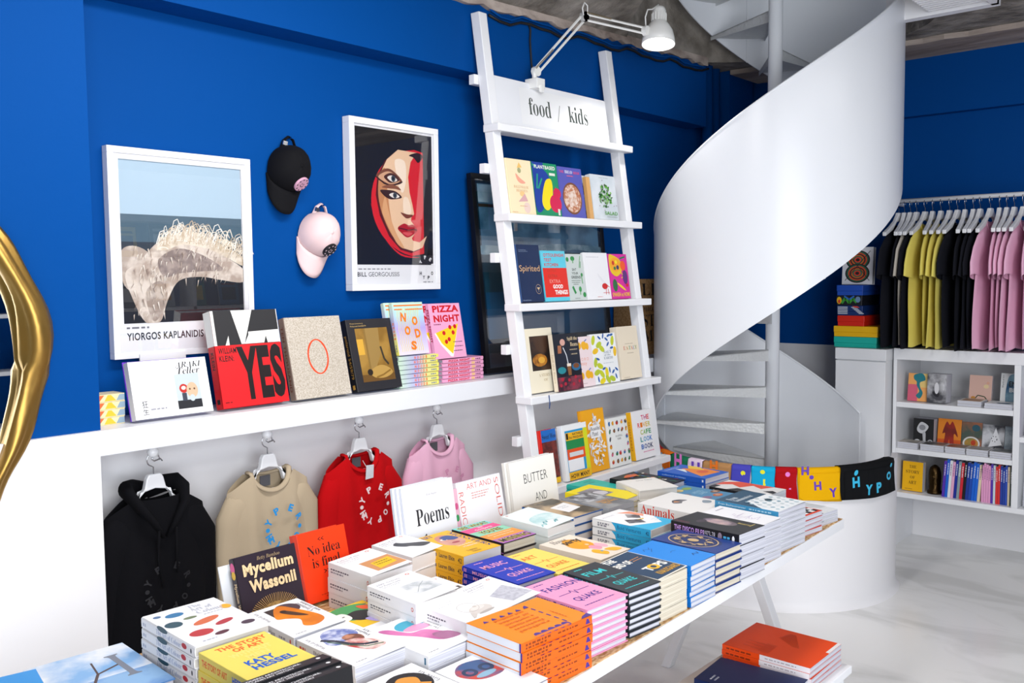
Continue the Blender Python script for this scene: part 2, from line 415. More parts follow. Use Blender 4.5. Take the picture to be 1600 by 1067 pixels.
# ================================================================== THE ROOM
def room():
    f = MB(); f.box(-2.6, 6.2, -2.2, 3.2, -0.05, 0.0, 'floor_resin'); struct(f.build('floor'))
    wl = MB(); wl.box(1.29, 6.05, 3.07, 3.22, 1.20, 3.15, 'blue_paint'); wl.box(1.27, 6.05, 3.07, 3.22, 0, 1.20, 'white_paint')
    wl.box(-1.5, 1.29, 2.82, 3.22, 1.20, 3.15, 'blue_paint')            # shallow pilaster by the mirror
    wl.box(-1.5, 1.277, 2.80, 3.22, 0, 1.203, 'white_paint')            # white dado under it
    struct(wl.build('wall_left'))
    be = MB(); be.hexa([(3.13, 2.93, 2.592), (5.22, 2.93, 2.592), (5.22, 3.075, 2.592), (3.13, 3.075, 2.592)], [(3.13, 2.93, 2.925), (5.22, 2.93, 3.0), (5.22, 3.075, 3.0), (3.13, 3.075, 2.925)], 'blue_paint'); be.box(-1.5, 3.13, 2.93, 3.075, 2.592, 2.925, 'blue_paint'); struct(be.build('trim_1'))
    wb = MB(); wb.box(6.05, 6.2, -2.2, 3.22, 1.19, 3.15, 'blue_paint'); wb.box(6.05, 6.2, -2.2, 3.22, 0, 1.19, 'white_paint')
    struct(wb.build('wall_back'))
    st_ = MB(); st_.box(5.985, 6.06, -2.2, 3.07, 2.63, 3.1, 'blue_paint'); struct(st_.build('trim_3'))
    co = MB(); co.box(5.60, 5.93, 2.97, 3.07, 0, 3.05, 'blue_paint'); struct(co.build('trim_4'))
    lg = MB(); lg.box(1.277, 4.415, 2.80, 3.07, 1.124, 1.203, 'ledge_white'); struct(lg.build('trim_2', bevel=0.003))
    wo = MB(); wo.box(-2.6, 6.2, -2.35, -2.2, 0, 3.15, 'blue_paint'); struct(wo.build('wall_front'))
    # ceiling with the round stair opening
    cx, cy, r = 4.79, 2.268, 0.80
    def zc(x, y=2.95): return 2.918 + 0.035 * min(max(x - 3.13, 0), 2.6) + min(max(2.93 - y, 0) * .45, .28) * min(max((4.9 - x) / .7, 0), 1)
    N = 96; QS = [.06, .12, .2, .3, .42, .55, .7, .85, 1.0]; NQ = len(QS) + 2; vs_ = []; fs = []
    for k in range(N):
        a = 2 * PI * k / N; c, s_ = math.cos(a), math.sin(a)
        t_ = min(((6.15 - cx) / c) if c > 1e-6 else ((-2.6 - cx) / c if c < -1e-6 else 99), ((3.2 - cy) / s_) if s_ > 1e-6 else ((-2.2 - cy) / s_ if s_ < -1e-6 else 99))
        ring = [(cx + r * c, cy + r * s_)]
        for q in QS: ring.append((cx + c * (r + (t_ - r) * q), cy + s_ * (r + (t_ - r) * q)))
        vs_.append((*ring[0], zc(*ring[0]) + 0.42))
        for p in ring: vs_.append((*p, zc(*p)))
    for k in range(N):
        j = (k + 1) % N
        for q in range(NQ - 1): fs.append((k * NQ + q, k * NQ + q + 1, j * NQ + q + 1, j * NQ + q))
    c_ = MB(); c_.add(vs_, fs, 'concrete'); ce = struct(c_.build('ceiling'))
    # pale plaster strip left along the back wall, and ragged plaster edge over the beam
    pl = MB(); rnd = random.Random(3); ys = [-2.2 + i * 0.12 for i in range(44)]
    e0 = [(5.60 + rnd.uniform(-.03, .03), y) for y in ys]; poly = e0 + [(6.04, ys[-1]), (6.04, ys[0])]
    pl.prism(poly, 2.975, 3.02, 'plaster_rough', 'xy')
    pl.build('plaster_strip', ce)
    rg = MB(); xs = [2.6 + i * 0.05 for i in range(53)]
    low = [(x, zc(x) - 0.012 - rnd.uniform(0, .022)) for x in xs]; hi = [(x, zc(x) + .02) for x in reversed(xs)]
    rg.prism(low + hi, 2.905, 2.932, 'plaster_rough', 'xz'); rg.build('plaster_edge', ce)
    vent = MB(); vent.box(4.3, 4.93, 1.20, 1.23, 2.94, 3.3, 'white_paint'); vent.box(4.90, 4.96, 1.20, 1.72, 2.94, 3.2, 'white_paint')
    for i in range(17): vent.box(4.3 + i * .035, 4.312 + i * .035, 1.23, 1.50, 2.95, 3.02, 'white_paint')
    vent.build('vent_grille', ce)
    cb = MB(); pts = []
    for i in range(28):
        x = 3.2 + i * 0.075; pts.append((x, 2.918, zc(x) - 0.055 - 0.012 * math.sin(i * 1.1) - 0.006 * (i % 3)))
    cb.tube(pts, 0.007, 'cable_black', 6)
    drop = [(3.49, 2.92, 2.875), (3.50, 2.92, 2.855), (3.49, 2.915, 2.80), (3.505, 2.92, 2.70), (3.52, 2.92, 2.62), (3.53, 2.90, 2.57)]
    cb.tube(drop, 0.005, 'cable_black', 6)
    cb2 = MB(); cb2.tube([(x, y - .006, z + .022 + .004 * math.sin(x * 30)) for x, y, z in pts], 0.006, 'blue_paint', 6)
    tag(cb.build('wall_cable', smooth=True), 'black electric cable clipped along the top of the blue beam', 'cable')
    tag(cb2.build('wall_cable', smooth=True), 'blue painted cable running just above the black one', 'cable')
    for i, (x, y, lb) in enumerate(((5.36, 3.0, 'blue painted pipe in the dark corner, left one'), (5.49, 3.02, 'blue painted pipe in the dark corner, right one'))):
        p = MB(); p.cyl((x, y, 0), (x, y, 3.02), 0.035, 'blue_paint', 14); tag(p.build('wall_pipe', smooth=True), lb, 'pipe', 'corner pipes')
room()

# ================================================================== SPIRAL STAIR
SX, SY, SR = 4.79, 2.268, 0.65
def pol(th, r, z): return (SX + r * math.cos(RAD(th)), SY + r * math.sin(RAD(th)), z)
def zt(th): return 2.36 + 0.00738 * (th - 180)
def zb(th): return 1.285 + 0.0076 * (th - 180)
def stair():
    e = thing('spiral_staircase', 'white steel spiral staircase with curved sheet balustrade', 'staircase', (SX, SY, 0))
    def B(mb, name, **k):
        o = mb.build(name, e, **k); o.location = (-SX, -SY, 0); return o
    p = MB(); p.cyl((SX, SY, 0), (SX, SY, 4.6), 0.038, 'steel_white', 24); B(p, 'pole', smooth=True)
    g = MB(); n = 130; th0, th1 = -25.0, 470.0; vs_ = []; fs = []
    for i in range(n + 1):
        th = th0 + (th1 - th0) * i / n
        lo = max(zb(th), 0.0); hi = zt(th)
        for r, z in ((SR, lo), (SR, hi), (SR - .008, hi), (SR - .008, lo)): vs_.append(pol(th, r, z))
    for i in range(n):
        for q in range(4): fs.append((i * 4 + q, i * 4 + (q + 1) % 4, i * 4 + 4 + (q + 1) % 4, i * 4 + 4 + q))
    fs += [(0, 1, 2, 3), (n * 4 + 3, n * 4 + 2, n * 4 + 1, n * 4)]
    g.add(vs_, fs, 'steel_white'); o = B(g, 'balustrade_panel')
    o.data.polygons.foreach_set('use_smooth', [True] * len(o.data.polygons))
    es = o.modifiers.new('split', 'EDGE_SPLIT'); es.split_angle = RAD(40)
    # handrail edge bead and panel joints
    bd = MB(); bd.tube([pol(th0 + (th1 - th0) * i / 160, SR - .004, zt(th0 + (th1 - th0) * i / 160)) for i in range(161)], 0.007, 'steel_white', 8); B(bd, 'handrail', smooth=True)
    for th in (98, 262, 400):
        j = MB(); j.hexa([pol(th - .8, SR - .014, zb(th)), pol(th - .8, SR - .008, zb(th)), pol(th + .8, SR - .008, zb(th)), pol(th + .8, SR - .014, zb(th))],
                         [pol(th - .8, SR - .014, zt(th)), pol(th - .8, SR - .008, zt(th)), pol(th + .8, SR - .008, zt(th)), pol(th + .8, SR - .014, zt(th))], 'steel_white'); B(j, 'joint_strip')
    k = -4
    while k <= 12:
        hi = 117 + 27.7 * k; z = 0.838 + 0.206 * k; lo = hi - 31
        t_ = MB(); q = 5; A = [lo + (hi - lo) * i / q for i in range(q + 1)]
        top = [pol(a, SR - .012, z) for a in A]; inn = [pol(hi, .038, z), pol(lo, .038, z)]
        P = top + inn; m_ = len(P)
        t_.add(P + [(x, y, zz - .006) for x, y, zz in P], [tuple(range(m_)), tuple(range(2 * m_ - 1, m_ - 1, -1))] + [(i, m_ + i, m_ + (i + 1) % m_, (i + 1) % m_) for i in range(m_)], 'tread_white')
        for a, off in ((hi, -1), (lo, 1)):      # folded lips, deeper at the pole
            for_in = pol(a, .038, z); out = pol(a, SR - .012, z); s2 = off * .5
            in2 = pol(a + s2 * 4, .038, z); out2 = pol(a + s2 * .4, SR - .012, z)
            t_.hexa([(for_in[0], for_in[1], z - .064), (out[0], out[1], z - .022), (out2[0], out2[1], z - .022), (in2[0], in2[1], z - .064)], [for_in, out, out2, in2], 'tread_white')
        B(t_, 'tread'); k += 1
    # low curved panel closing the foot of the stair
    w_ = MB(); n = 44; vs_ = []; fs = []
    for i in range(n + 1):
        th = 128 + (292 - 128) * i / n
        for r, z in ((SR + .022, 0), (SR + .006, .018), (SR, .05), (SR, .705), (SR - .03, .705), (SR - .03, 0)): vs_.append(pol(th, r, z))
    for i in range(n):
        for q in range(6): fs.append((i * 6 + q, i * 6 + (q + 1) % 6, i * 6 + 6 + (q + 1) % 6, i * 6 + 6 + q))
    fs += [tuple(range(6)), tuple(n * 6 + 5 - q for q in range(6))]
    w_.add(vs_, fs, 'white_paint'); o = B(w_, 'base_panel')
    o.data.polygons.foreach_set('use_smooth', [True] * len(o.data.polygons)); es = o.modifiers.new('split', 'EDGE_SPLIT'); es.split_angle = RAD(40)
stair()

BAGS = [(125, 141, '#c4161c', [], 'red'), (141.5, 153.2, '#f07a1a', [('G', 'H', .55, .80, .5, 0, '#5cc3e8'), ('e', .55, .42, .13, .09, '#5cc3e8'), ('G', 'H', .7, .06, .5, 0, '#5cc3e8')], 'orange'),
        (153.3, 166.2, '#1f7a55', [('G', 'H', .5, .92, .5, 0, '#ee86dc'), ('e', .45, .5, .13, .08, '#ee86dc')], 'green'),
        (166.3, 174.3, '#eed9ee', [('G', 'H', .6, .80, .7, 0, '#6a3fc0'), ('G', 'Y', .55, .16, .6, 0, '#6a3fc0')], 'pale pink'),
        (174.4, 188.4, '#b98a5a', [('G', 'H', .42, .97, .34, 0, '#ee7a1c'), ('e', .36, .66, .07, .07, '#ee7a1c')], 'tan'),
        (188.5, 196.8, '#4c4cbd', [('e', .62, .84, .12, .08, '#f2f02a'), ('G', 'H', .8, .45, .42, 0, '#f2f02a')], 'violet blue'),
        (196.9, 207.0, '#17aede', [('e', .48, .92, .10, .07, '#f2f02a'), ('G', 'H', .68, .55, .42, 0, '#f2f02a')], 'cyan'),
        (207.1, 216.0, '#b30d17', [('e', .55, .88, .11, .08, '#f078d2'), ('G', 'H', .78, .52, .40, 0, '#f078d2')], 'dark red'),
        (216.2, 235.4, '#f0b400', [('e', .30, .78, .05, .07, '#6a3fb4'), ('G', 'H', .16, 1.0, .2, 0, '#6a3fb4'), ('G', 'H', .44, .50, .2, 4, '#6a3fb4'), ('G', 'Y', .80, .26, .21, 6, '#6a3fb4')], 'yellow'),
        (235.0, 271.5, '#101114', [('e', .20, .86, .035, .07, '#3fc4ee', 60), ('G', 'H', .20, .55, .125, 3, '#3fc4ee'), ('G', 'Y', .40, .24, .125, -4, '#3fc4ee'), ('G', 'P', .58, .26, .125, 3, '#3fc4ee'), ('o', .80, .56, .055, .14, .5, '#3fc4ee'), ('e', .86, .90, .03, .055, '#3fc4ee', 40)], 'black')]
def bags():
    for bi, (a0, a1, col, pr, nm) in enumerate(BAGS):
        mid = (a0 + a1) / 2; off = 0.006 + 0.0045 * (bi % 2) + (.003 if nm == 'black' else 0)
        e = thing('tote_bag', f'{nm} printed cloth bag draped over the low curved stair panel', 'bag', pol(mid, SR, .56), group='bags over the stair panel')
        n = 12; mb = MB(); rows = [(SR + off + .004, .555), (SR + off + .002, .60), (SR + off, .66), (SR + off, .70), (SR + off - .003, .712 + off * .5), (SR - .015, .717 + off * .5), (SR - .03 - off + .003, .712 + off * .5), (SR - .03 - off, .70), (SR - .03 - off, .62)]
        vs_ = []; fs = []; rnd = random.Random(bi)
        ph = rnd.uniform(0, 6)
        for i in range(n + 1):
            th = a0 + (a1 - a0) * i / n + .0
            for q, (r, z) in enumerate(rows):
                wv = (.004 * math.sin(i * .9 + ph) * (1 - q / 4) if q < 4 else 0)
                dz = (.006 * math.sin(ph + i * .25) if q == 0 else 0)
                vs_.append(pol(th + (.5 * math.sin(q + ph) if q < 3 else 0), r + max(wv, 0), z + dz))
        m_ = len(rows); th_ = .002
        V2 = [(x, y, z) for x, y, z in vs_]
        for i in range(n):
            for q in range(m_ - 1): fs.append((i * m_ + q, i * m_ + m_ + q, i * m_ + m_ + q + 1, i * m_ + q + 1))
        key = 'bag_' + nm; MATS[key] = new_mat(key, hx(col), .85, 0, .15); bump(MATS[key], 500, .2, .001)
        mb.add(vs_, fs, key); o = mb.build('cloth', e, smooth=True)
        so = o.modifiers.new('thick', 'SOLIDIFY'); so.thickness = .0015; so.offset = -1
        o.location = -Vector(e.location)
        if pr:
            pm = MB(); W = RAD(a1 - a0) * SR; H = .15; pr = [('r', .04 + .92 * q / 8, .03, .04 + .92 * (q + 1) / 8, .90, key) for q in range(8)] + pr
            def fm(u, v, k_, a0=a0, a1=a1, off=off):
                return pol(a0 + (a1 - a0) * u / (RAD(a1 - a0) * SR), SR + off + .0065 + k_ * 2 - .003 * min(1, v / .1), .558 + v)
            draw(pm, pr, fm, W, H); o = pm.build('bag_print', e); o.location = -Vector(e.location)
bags()
# ================================================================== TABLE
TROT = RAD(2.0); TX, TY, TH = 3.405, 1.318, 0.74
def tl(x, y):   # table-local to world
    return (TX + x * math.cos(TROT) - y * math.sin(TROT), TY + x * math.sin(TROT) + y * math.cos(TROT))
def table():
    e = thing('trestle_table', 'long white trestle table covered with stacks of books', 'table', (TX, TY, 0), (0, 0, TROT))
    t = MB(); t.box(-3.1, -.004, .004, .93, .705, TH, 'chipboard'); t.build('tabletop', e)
    b = MB(); b.box(-3.1, 0, 0, .006, .703, TH - .002, 'lacquer_white'); b.box(-.006, 0, .006, .93, .703, TH - .002, 'lacquer_white'); b.build('edge_band', e)
    for x in (-.06, -2.75):
        for s_, nm in ((-1, 'leg'), (1, 'leg')):
            l = MB(); y0 = .43 + s_ * .03; y1 = .43 + s_ * .29
            l.hexa([(x - .024, y1 - .02, 0), (x + .024, y1 - .02, 0), (x + .024, y1 + .02, 0), (x - .024, y1 + .02, 0)],
                   [(x - .024, y0 - .02, .68), (x + .024, y0 - .02, .68), (x + .024, y0 + .02, .68), (x - .024, y0 + .02, .68)], 'lacquer_white'); l.build(nm, e, bevel=.003)
        h = MB(); h.box(x - .03, x + .03, .06, .80, .675, .703, 'lacquer_white'); h.build('top_bar', e)
table()

# ================================================================== LEANING DISPLAY LADDER
KL = 0.145
def yl(z): return 2.897 - KL * (2.85 - z)
XL, XR = 3.108, 4.085
LEDGES = [2.345, 1.945, 1.545, 1.135, 0.728]
def ladder():
    e = thing('display_ladder', 'white wooden display ladder leaning on the blue beam', 'ladder', ((XL + XR) / 2, yl(0), 0))
    def B(mb, n, **k): o = mb.build(n, e, **k); o.location = -Vector(e.location); return o
    for x in (XL, XR):
        s_ = MB(); a = .026
        s_.hexa([(x - a, yl(0) - a, 0), (x + a, yl(0) - a, 0), (x + a, yl(0) + a, 0), (x - a, yl(0) + a, 0)],
                [(x - a, yl(2.85) - a, 2.85), (x + a, yl(2.85) - a, 2.85), (x + a, yl(2.85) + a, 2.85), (x - a, yl(2.85) + a, 2.85)], 'lacquer_white'); B(s_, 'stile', bevel=.003)
    for z in LEDGES:
        y = yl(z); l = MB(); l.box(XL - .035, XR + .05, y - .072, y + .022, z - .034, z, 'lacquer_white'); B(l, 'ledge', bevel=.004)
        zr = z + .205; y = yl(zr); r = MB(); r.box(XL - .05, XR + .04, y + .027, y + .062, zr - .022, zr + .022, 'lacquer_white'); B(r, 'rear_rail', bevel=.003)
    z0, z1 = 2.347, 2.575; x0, x1 = XL + .03, XR - .075
    sb = MB(); sb.hexa([(x0, yl(z0) - .012, z0), (x1, yl(z0) - .012, z0), (x1, yl(z0) + .006, z0), (x0, yl(z0) + .006, z0)],
                       [(x0, yl(z1) - .012, z1), (x1, yl(z1) - .012, z1), (x1, yl(z1) + .006, z1), (x0, yl(z1) + .006, z1)], 'ledge_white'); s = B(sb, 'sign_board')
    pm = MB(); W, H = x1 - x0, z1 - z0
    draw(pm, [('r', .20, .12, .86, .88, '#f3f4f7'), ('T', 'food', .27, .34, .46, .70, '#2c3a36', 'serif'), ('l', [(.515, .30), (.545, .66)], .004, '#2c3a36'), ('T', 'kids', .62, .34, .80, .70, '#2c3a36', 'serif')],
         lambda u, v, k: (x0 + u, yl(z0 + v) - .012 - k - .0005, z0 + v), W, H)
    pm.build('lettering', s)
ladder()

# ================================================================== CLAMP LAMP
def lamp():
    bx, by, bz = 3.425, 2.815, 2.585
    e = thing('clamp_lamp', 'white spring-arm work lamp clamped to the ladder sign', 'lamp', (bx, by, bz))
    def B(mb, n, **k): o = mb.build(n, e, **k); o.location = -Vector(e.location); return o
    c = MB(); c.box(bx - .03, bx + .03, by - .02, by + .055, bz - .035, bz + .012, 'lamp_enamel'); c.box(bx - .012, bx + .012, by - .03, by - .015, bz - .055, bz - .02, 'lamp_enamel'); B(c, 'clamp', bevel=.003)
    c = MB(); c.cyl((bx, by + .02, bz + .01), (bx, by + .02, bz + .045), .012, 'lamp_enamel'); B(c, 'swivel', smooth=False)
    P0 = Vector((bx + .012, by + .02, bz + .05)); P1 = Vector((3.64, 2.70, 2.905)); P2 = Vector((3.93, 2.54, 2.865))
    for A, Bp, sp in ((P0, P1, .35), (P1, P2, .4)):
        d = (Bp - A).normalized(); sd = d.cross(Vector((0, 1, 0))).normalized() * .014
        for s_ in (-1, 1):
            a = MB(); a.tube([A + sd * s_, Bp + sd * s_], .0058, 'lamp_enamel', 4); B(a, 'arm_bar')
        for q in (A, Bp):
            pl = MB(); pl.cyl(q - Vector((0, .012, 0)), q + Vector((0, .012, 0)), .024, 'lamp_enamel', 10); B(pl, 'joint_plate')
        s2 = MB(); pts = []
        q0 = A + sd * 1.3 + Vector((0, -.012, 0)); q1 = A + d * (Bp - A).length * sp + sd * 1.0 + Vector((0, -.012, 0))
        ax = (q1 - q0).normalized(); x_ = ax.cross(Vector((0, 1, 0))).normalized(); y_ = ax.cross(x_)
        for i in range(121): t = i / 120; ang = t * 2 * PI * 20; pts.append(q0 + (q1 - q0) * t + x_ * .004 * math.cos(ang) + y_ * .004 * math.sin(ang))
        s2.tube(pts, .0014, 'brass_spring', 4); B(s2, 'spring', smooth=True)
    cord = MB(); cord.tube([P1 + Vector((-.02, -.01, 0)), P1 + Vector((-.035, -.015, .03)), P1 + Vector((-.02, -.015, .06)), P1 + Vector((.005, -.015, .05)), P1 + Vector((.012, -.01, .01))], .0035, 'lamp_enamel', 6)
    H = Vector((4.015, 2.52, 2.875))
    cord.tube([P2 + Vector((.0, 0, .02)), P2 + Vector((-.02, -.01, .06)), P2 + Vector((.0, -.01, .10)), P2 + Vector((.04, -.01, .11)), H + Vector((0, 0, .13))], .0035, 'lamp_enamel', 6); B(cord, 'cord', smooth=True)
    # shade: bell hanging mouth-down, tilted a little
    T = Matrix.Translation(H) @ Matrix.Rotation(RAD(9), 4, 'Y') @ Matrix.Rotation(RAD(-4), 4, 'X')
    out = [(.006, .125), (.026, .122), (.034, .105), (.035, .05), (.040, .045), (.052, .03), (.070, .0), (.079, -.035), (.083, -.068)]
    inn = [(.0805, -.068), (.076, -.033), (.067, .0), (.05, .027), (.03, .04)]
    s3 = MB(); s3.lathe(out + inn, 'lamp_enamel', 40, T); sh = B(s3, 'lamp_shade', smooth=True)
    fin = MB()
    for i in range(14):
        a = 2 * PI * i / 14; c0, s0 = math.cos(a), math.sin(a)
        fin.tube([T @ Vector((.036 * c0, .036 * s0, .052)), T @ Vector((.036 * c0, .036 * s0, .09))], .0028, 'lamp_enamel', 6)
    o = fin.build('cooling_rib', sh)
    kn = MB(); kn.tube([P2, H + Vector((-.03, .0, .0))], .009, 'lamp_enamel', 8); B(kn, 'shade_bracket')
    bl = MB(); bl.lathe([(.0, -.055), (.02, -.052), (.035, -.035), (.038, -.012), (.028, .01), (.016, .035)], 'bulb_glow', 20, T); B(bl, 'bulb', smooth=True)
    d = bpy.data.lights.new('lamp_bulb_light', 'SPOT'); d.energy = 9; d.spot_size = RAD(120); d.spot_blend = .5; d.shadow_soft_size = .04; d.color = (1, .97, .92)
    lo = bpy.data.objects.new('lamp_bulb_light', d); COL.objects.link(lo); lo.location = T @ Vector((0, 0, -.075)); lo.rotation_euler = (RAD(-4), RAD(9), 0)
lamp()

# ================================================================== BACK WALL: CABINET, SHELVES, RAIL
def back_units():
    c = thing('storage_cabinet', 'plain white cabinet behind the stair with coloured boxes on top', 'cabinet', (5.5, 2.04, 0))
    b = MB(); b.box(.02, .545, -.14, .155, 0, 1.165, 'lacquer_white'); b.build('body', c)
    t = MB(); t.box(.0, .548, -.145, .158, 1.150, 1.218, 'lacquer_white'); t.build('top_panel', c, bevel=.002)
    d = MB(); d.box(.0, .018, -.143, .155, .06, 1.143, 'lacquer_white'); d.build('door', c, bevel=.002)
    u = thing('shelf_unit', 'white wall shelf unit with books under the clothes rail', 'shelf', (5.6, 1.0, 0))
    def bx(n, x0, x1, y0, y1, z0, z1): m_ = MB(); m_.box(x0, x1, y0 - 1.0, y1 - 1.0, z0, z1, 'lacquer_white'); return m_.build(n, u, bevel=.002)
    bx('top_board', 0, .448, -.9, 1.885, 1.155, 1.222); bx('bottom_board', 0, .448, -.9, 1.885, .332, .362)
    bx('side_panel', 0, .448, 1.865, 1.885, .362, 1.155)
    bx('divider', 0, .44, 1.205, 1.238, .362, 1.155); bx('divider', 0, .44, .3, .33, .362, 1.155)
    bx('shelf_board', .004, .44, 1.238, 1.865, .872, .903); bx('shelf_board', .004, .44, 1.238, 1.865, .597, .626)
    bx('shelf_board', .004, .44, .33, 1.205, .73, .76)
    bx('back_panel', .44, .449, -.9, 1.885, .332, 1.155)
    r = thing('clothes_rail', 'white clothes rail fixed across the back wall', 'rail', (5.735, 1.0, 2.095))
    m_ = MB(); m_.cyl((0, -1.2, 0), (0, 1.02, 0), .013, 'lacquer_white', 14); m_.build('bar', r, smooth=True)
    for y in (-1.1, .15, 1.0):
        m_ = MB(); m_.box(-.01, .315, y - .01, y + .01, -.012, .012, 'lacquer_white'); m_.build('bracket', r)
back_units()

# ================================================================== GOLD MIRROR
def mirror():
    cx, cz = .735, 1.435; a, b = .345, .510
    e = thing('wall_mirror', 'oval mirror in a molten gold frame on the blue pilaster', 'mirror', (cx, 2.82, cz))
    g = MB(); N = 96; pts = []; rr = []
    for i in range(N):
        t = 2 * PI * i / N
        wob = 1 + .035 * math.sin(3 * t + .4) + .02 * math.sin(5 * t + 1.3) + .012 * math.sin(9 * t)
        pts.append((a * wob * math.cos(t), -.045 - .012 * math.sin(4 * t), b * wob * math.sin(t)))
        rr.append(.033 + .008 * math.sin(4 * t + .8) + .004 * math.sin(11 * t))
    g.tube(pts, rr, 'gold', 20, closed=True, up=(0, 1, 0))
    for i, p in enumerate(g.v):     # long folds running along the frame
        k = i % 20; ring = i // 20; c = Vector(pts[ring]); v = Vector(p) - c
        s_ = 1 + .16 * math.sin(3 * 2 * PI * k / 20 + ring * .16) + .07 * math.sin(5 * 2 * PI * k / 20 - ring * .25)
        g.v[i] = tuple(c + v * s_)
    g.build('frame', e, smooth=True)
    m_ = MB(); m_.prism([(a * math.cos(2 * PI * i / 48), b * math.sin(2 * PI * i / 48)) for i in range(48)], -.016, -.006, 'mirror_glass'); m_.build('mirror_pane', e)
mirror()

# ================================================================== FRAMED PICTURES
def frame(name, label, x0, x1, z0, z1, yb, depth, fw, mat, art, mount='#f3f3f7', lean=0, pane=True, artbox=None):
    W, H = x1 - x0, z1 - z0
    e = thing(name, label, 'picture', ((x0 + x1) / 2, yb, z0), (RAD(-lean), 0, 0))
    for nm, q in (('frame_rail', (-W / 2, W / 2, H - fw, H)), ('frame_rail', (-W / 2, W / 2, 0, fw)), ('frame_stile', (-W / 2, -W / 2 + fw, fw, H - fw)), ('frame_stile', (W / 2 - fw, W / 2, fw, H - fw))):
        m_ = MB(); m_.box(q[0], q[1], -depth, 0, q[2], q[3], mat); m_.build(nm, e, bevel=.0015)
    m_ = MB(); m_.box(-W / 2 + fw, W / 2 - fw, -depth + .010, -.002, fw, H - fw, mount); m_.build('mount_board', e)
    iw, ih = W - 2 * fw, H - 2 * fw
    pm = MB(); draw(pm, art, lambda u, v, k: (-W / 2 + fw + u, -depth + .010 - k, fw + v), iw, ih, step=.000014); pm.build('art_print', e)
    if pane:
        g = MB(); g.box(-W / 2 + fw, W / 2 - fw, -depth + .002, -depth + .004, fw, H - fw, 'picture_glass'); g.build('glass_pane', e)
    return e
grad_mat('sky_print', [(0.0, '#2b2f36'), (.36, '#3f4a55'), (.55, '#8fb0c6'), (.8, '#b7cfe0'), (1.0, '#a9c4da')], 'Z', .5, .1)
grad_mat('skin_print', [(0.0, '#7c3a1f'), (.28, '#d79a6c'), (.5, '#f3d2b3'), (.8, '#f8e2cd'), (1.0, '#c9906a')], 'X', .5)
def horse_art():
    A = [('r', .035, .145, .965, .972, '#a9c2d4'), ('r', .035, .70, .965, .972, '#b3cbdd'), ('r', .035, .145, .965, .70, '#39434f'),
         ('r', .035, .56, .965, .70, '#51697a'), ('p', [(.035, .145), (.965, .145), (.965, .44), (.6, .38), (.035, .36)], '#23252b')]
    A += [('s', [(.03, .50), (.12, .54), (.24, .50), (.30, .40), (.18, .30), (.05, .34)], '#dccfc4/#b8a89c@26'),
          ('s', [(.16, .46), (.30, .56), (.45, .60), (.62, .58), (.80, .50), (.97, .42), (.965, .35), (.80, .36), (.62, .38), (.45, .36), (.36, .26), (.30, .15), (.19, .15), (.10, .28), (.06, .40)], '#e6dacf/#bba99c@22'),
          ('s', [(.30, .47), (.46, .53), (.66, .49), (.80, .42), (.64, .41), (.46, .40), (.34, .38)], '#8e7f7b/#b5a59d@30'),
          ('s', [(.20, .30), (.30, .36), (.36, .30), (.30, .18), (.24, .16)], '#a7968b/#cfc2b8@30')]
    rnd = random.Random(5)
    A.append(('s', [(.28, .53), (.36, .585), (.46, .615), (.60, .615), (.74, .575), (.86, .53), (.965, .49), (.965, .44), (.82, .49), (.66, .535), (.48, .55), (.36, .52)], '#efe4d4/#cbb8a0@24'))
    for i in range(190):       # loose mane hairs
        x = .29 + .68 * i / 190; y = .60 - .9 * max(0, x - .60) ** 1.3 * .35 - .5 * max(0, .40 - x) ** 1.2 + rnd.uniform(-.05, .01)
        d = rnd.uniform(.03, .10); u_ = rnd.uniform(-.012, .055); b_ = rnd.uniform(.01, .03)
        A.append(('l', [(x, y), (x + d * .35, y + u_ * .8 + b_), (x + d * .7, y + u_ + b_), (x + d, y + u_ * .7)], rnd.uniform(.003, .007), rnd.choice(['#efe4d4', '#f6efe4', '#dccbb6', '#cdb89e', '#fbf6ee'])))
    for i in range(260):      # fur strokes over the flank and shoulder
        x = rnd.uniform(.08, .92); y = rnd.uniform(.18, .54)
        inside = (.36 < y < .56 - .10 * max(0, x - .6) * 2 and x > .12) or (x < .36 - .3 * max(0, .3 - y) and y > .16 and x > .10)
        if not inside: continue
        A.append(('p', [(x, y), (x + .010, y + .004), (x + rnd.uniform(-.03, .02), y - rnd.uniform(.02, .045))], rnd.choice(['#efe6dc', '#e4d8cc', '#b9a69a', '#d3c4b6', '#9a877d'])))
    A += [('r', .0, .0, 1, .143, '#f1f1f6'), ('r', 0, .972, 1, 1, '#f1f1f6'), ('r', 0, 0, .034, 1, '#f1f1f6'), ('r', .966, 0, 1, 1, '#f1f1f6'),
          ('d', .05, .118, .21, .009, '#7b7b84'), ('T', 'YIORGOS KAPLANIDIS', .05, .058, .62, .097, '#20222c', 'bold')]
    return A
frame('framed_poster', 'white framed horse photograph poster above the shelf, left', 1.445, 1.99, 1.398, 2.112, 3.068, .035, .022, 'lacquer_white', horse_art())
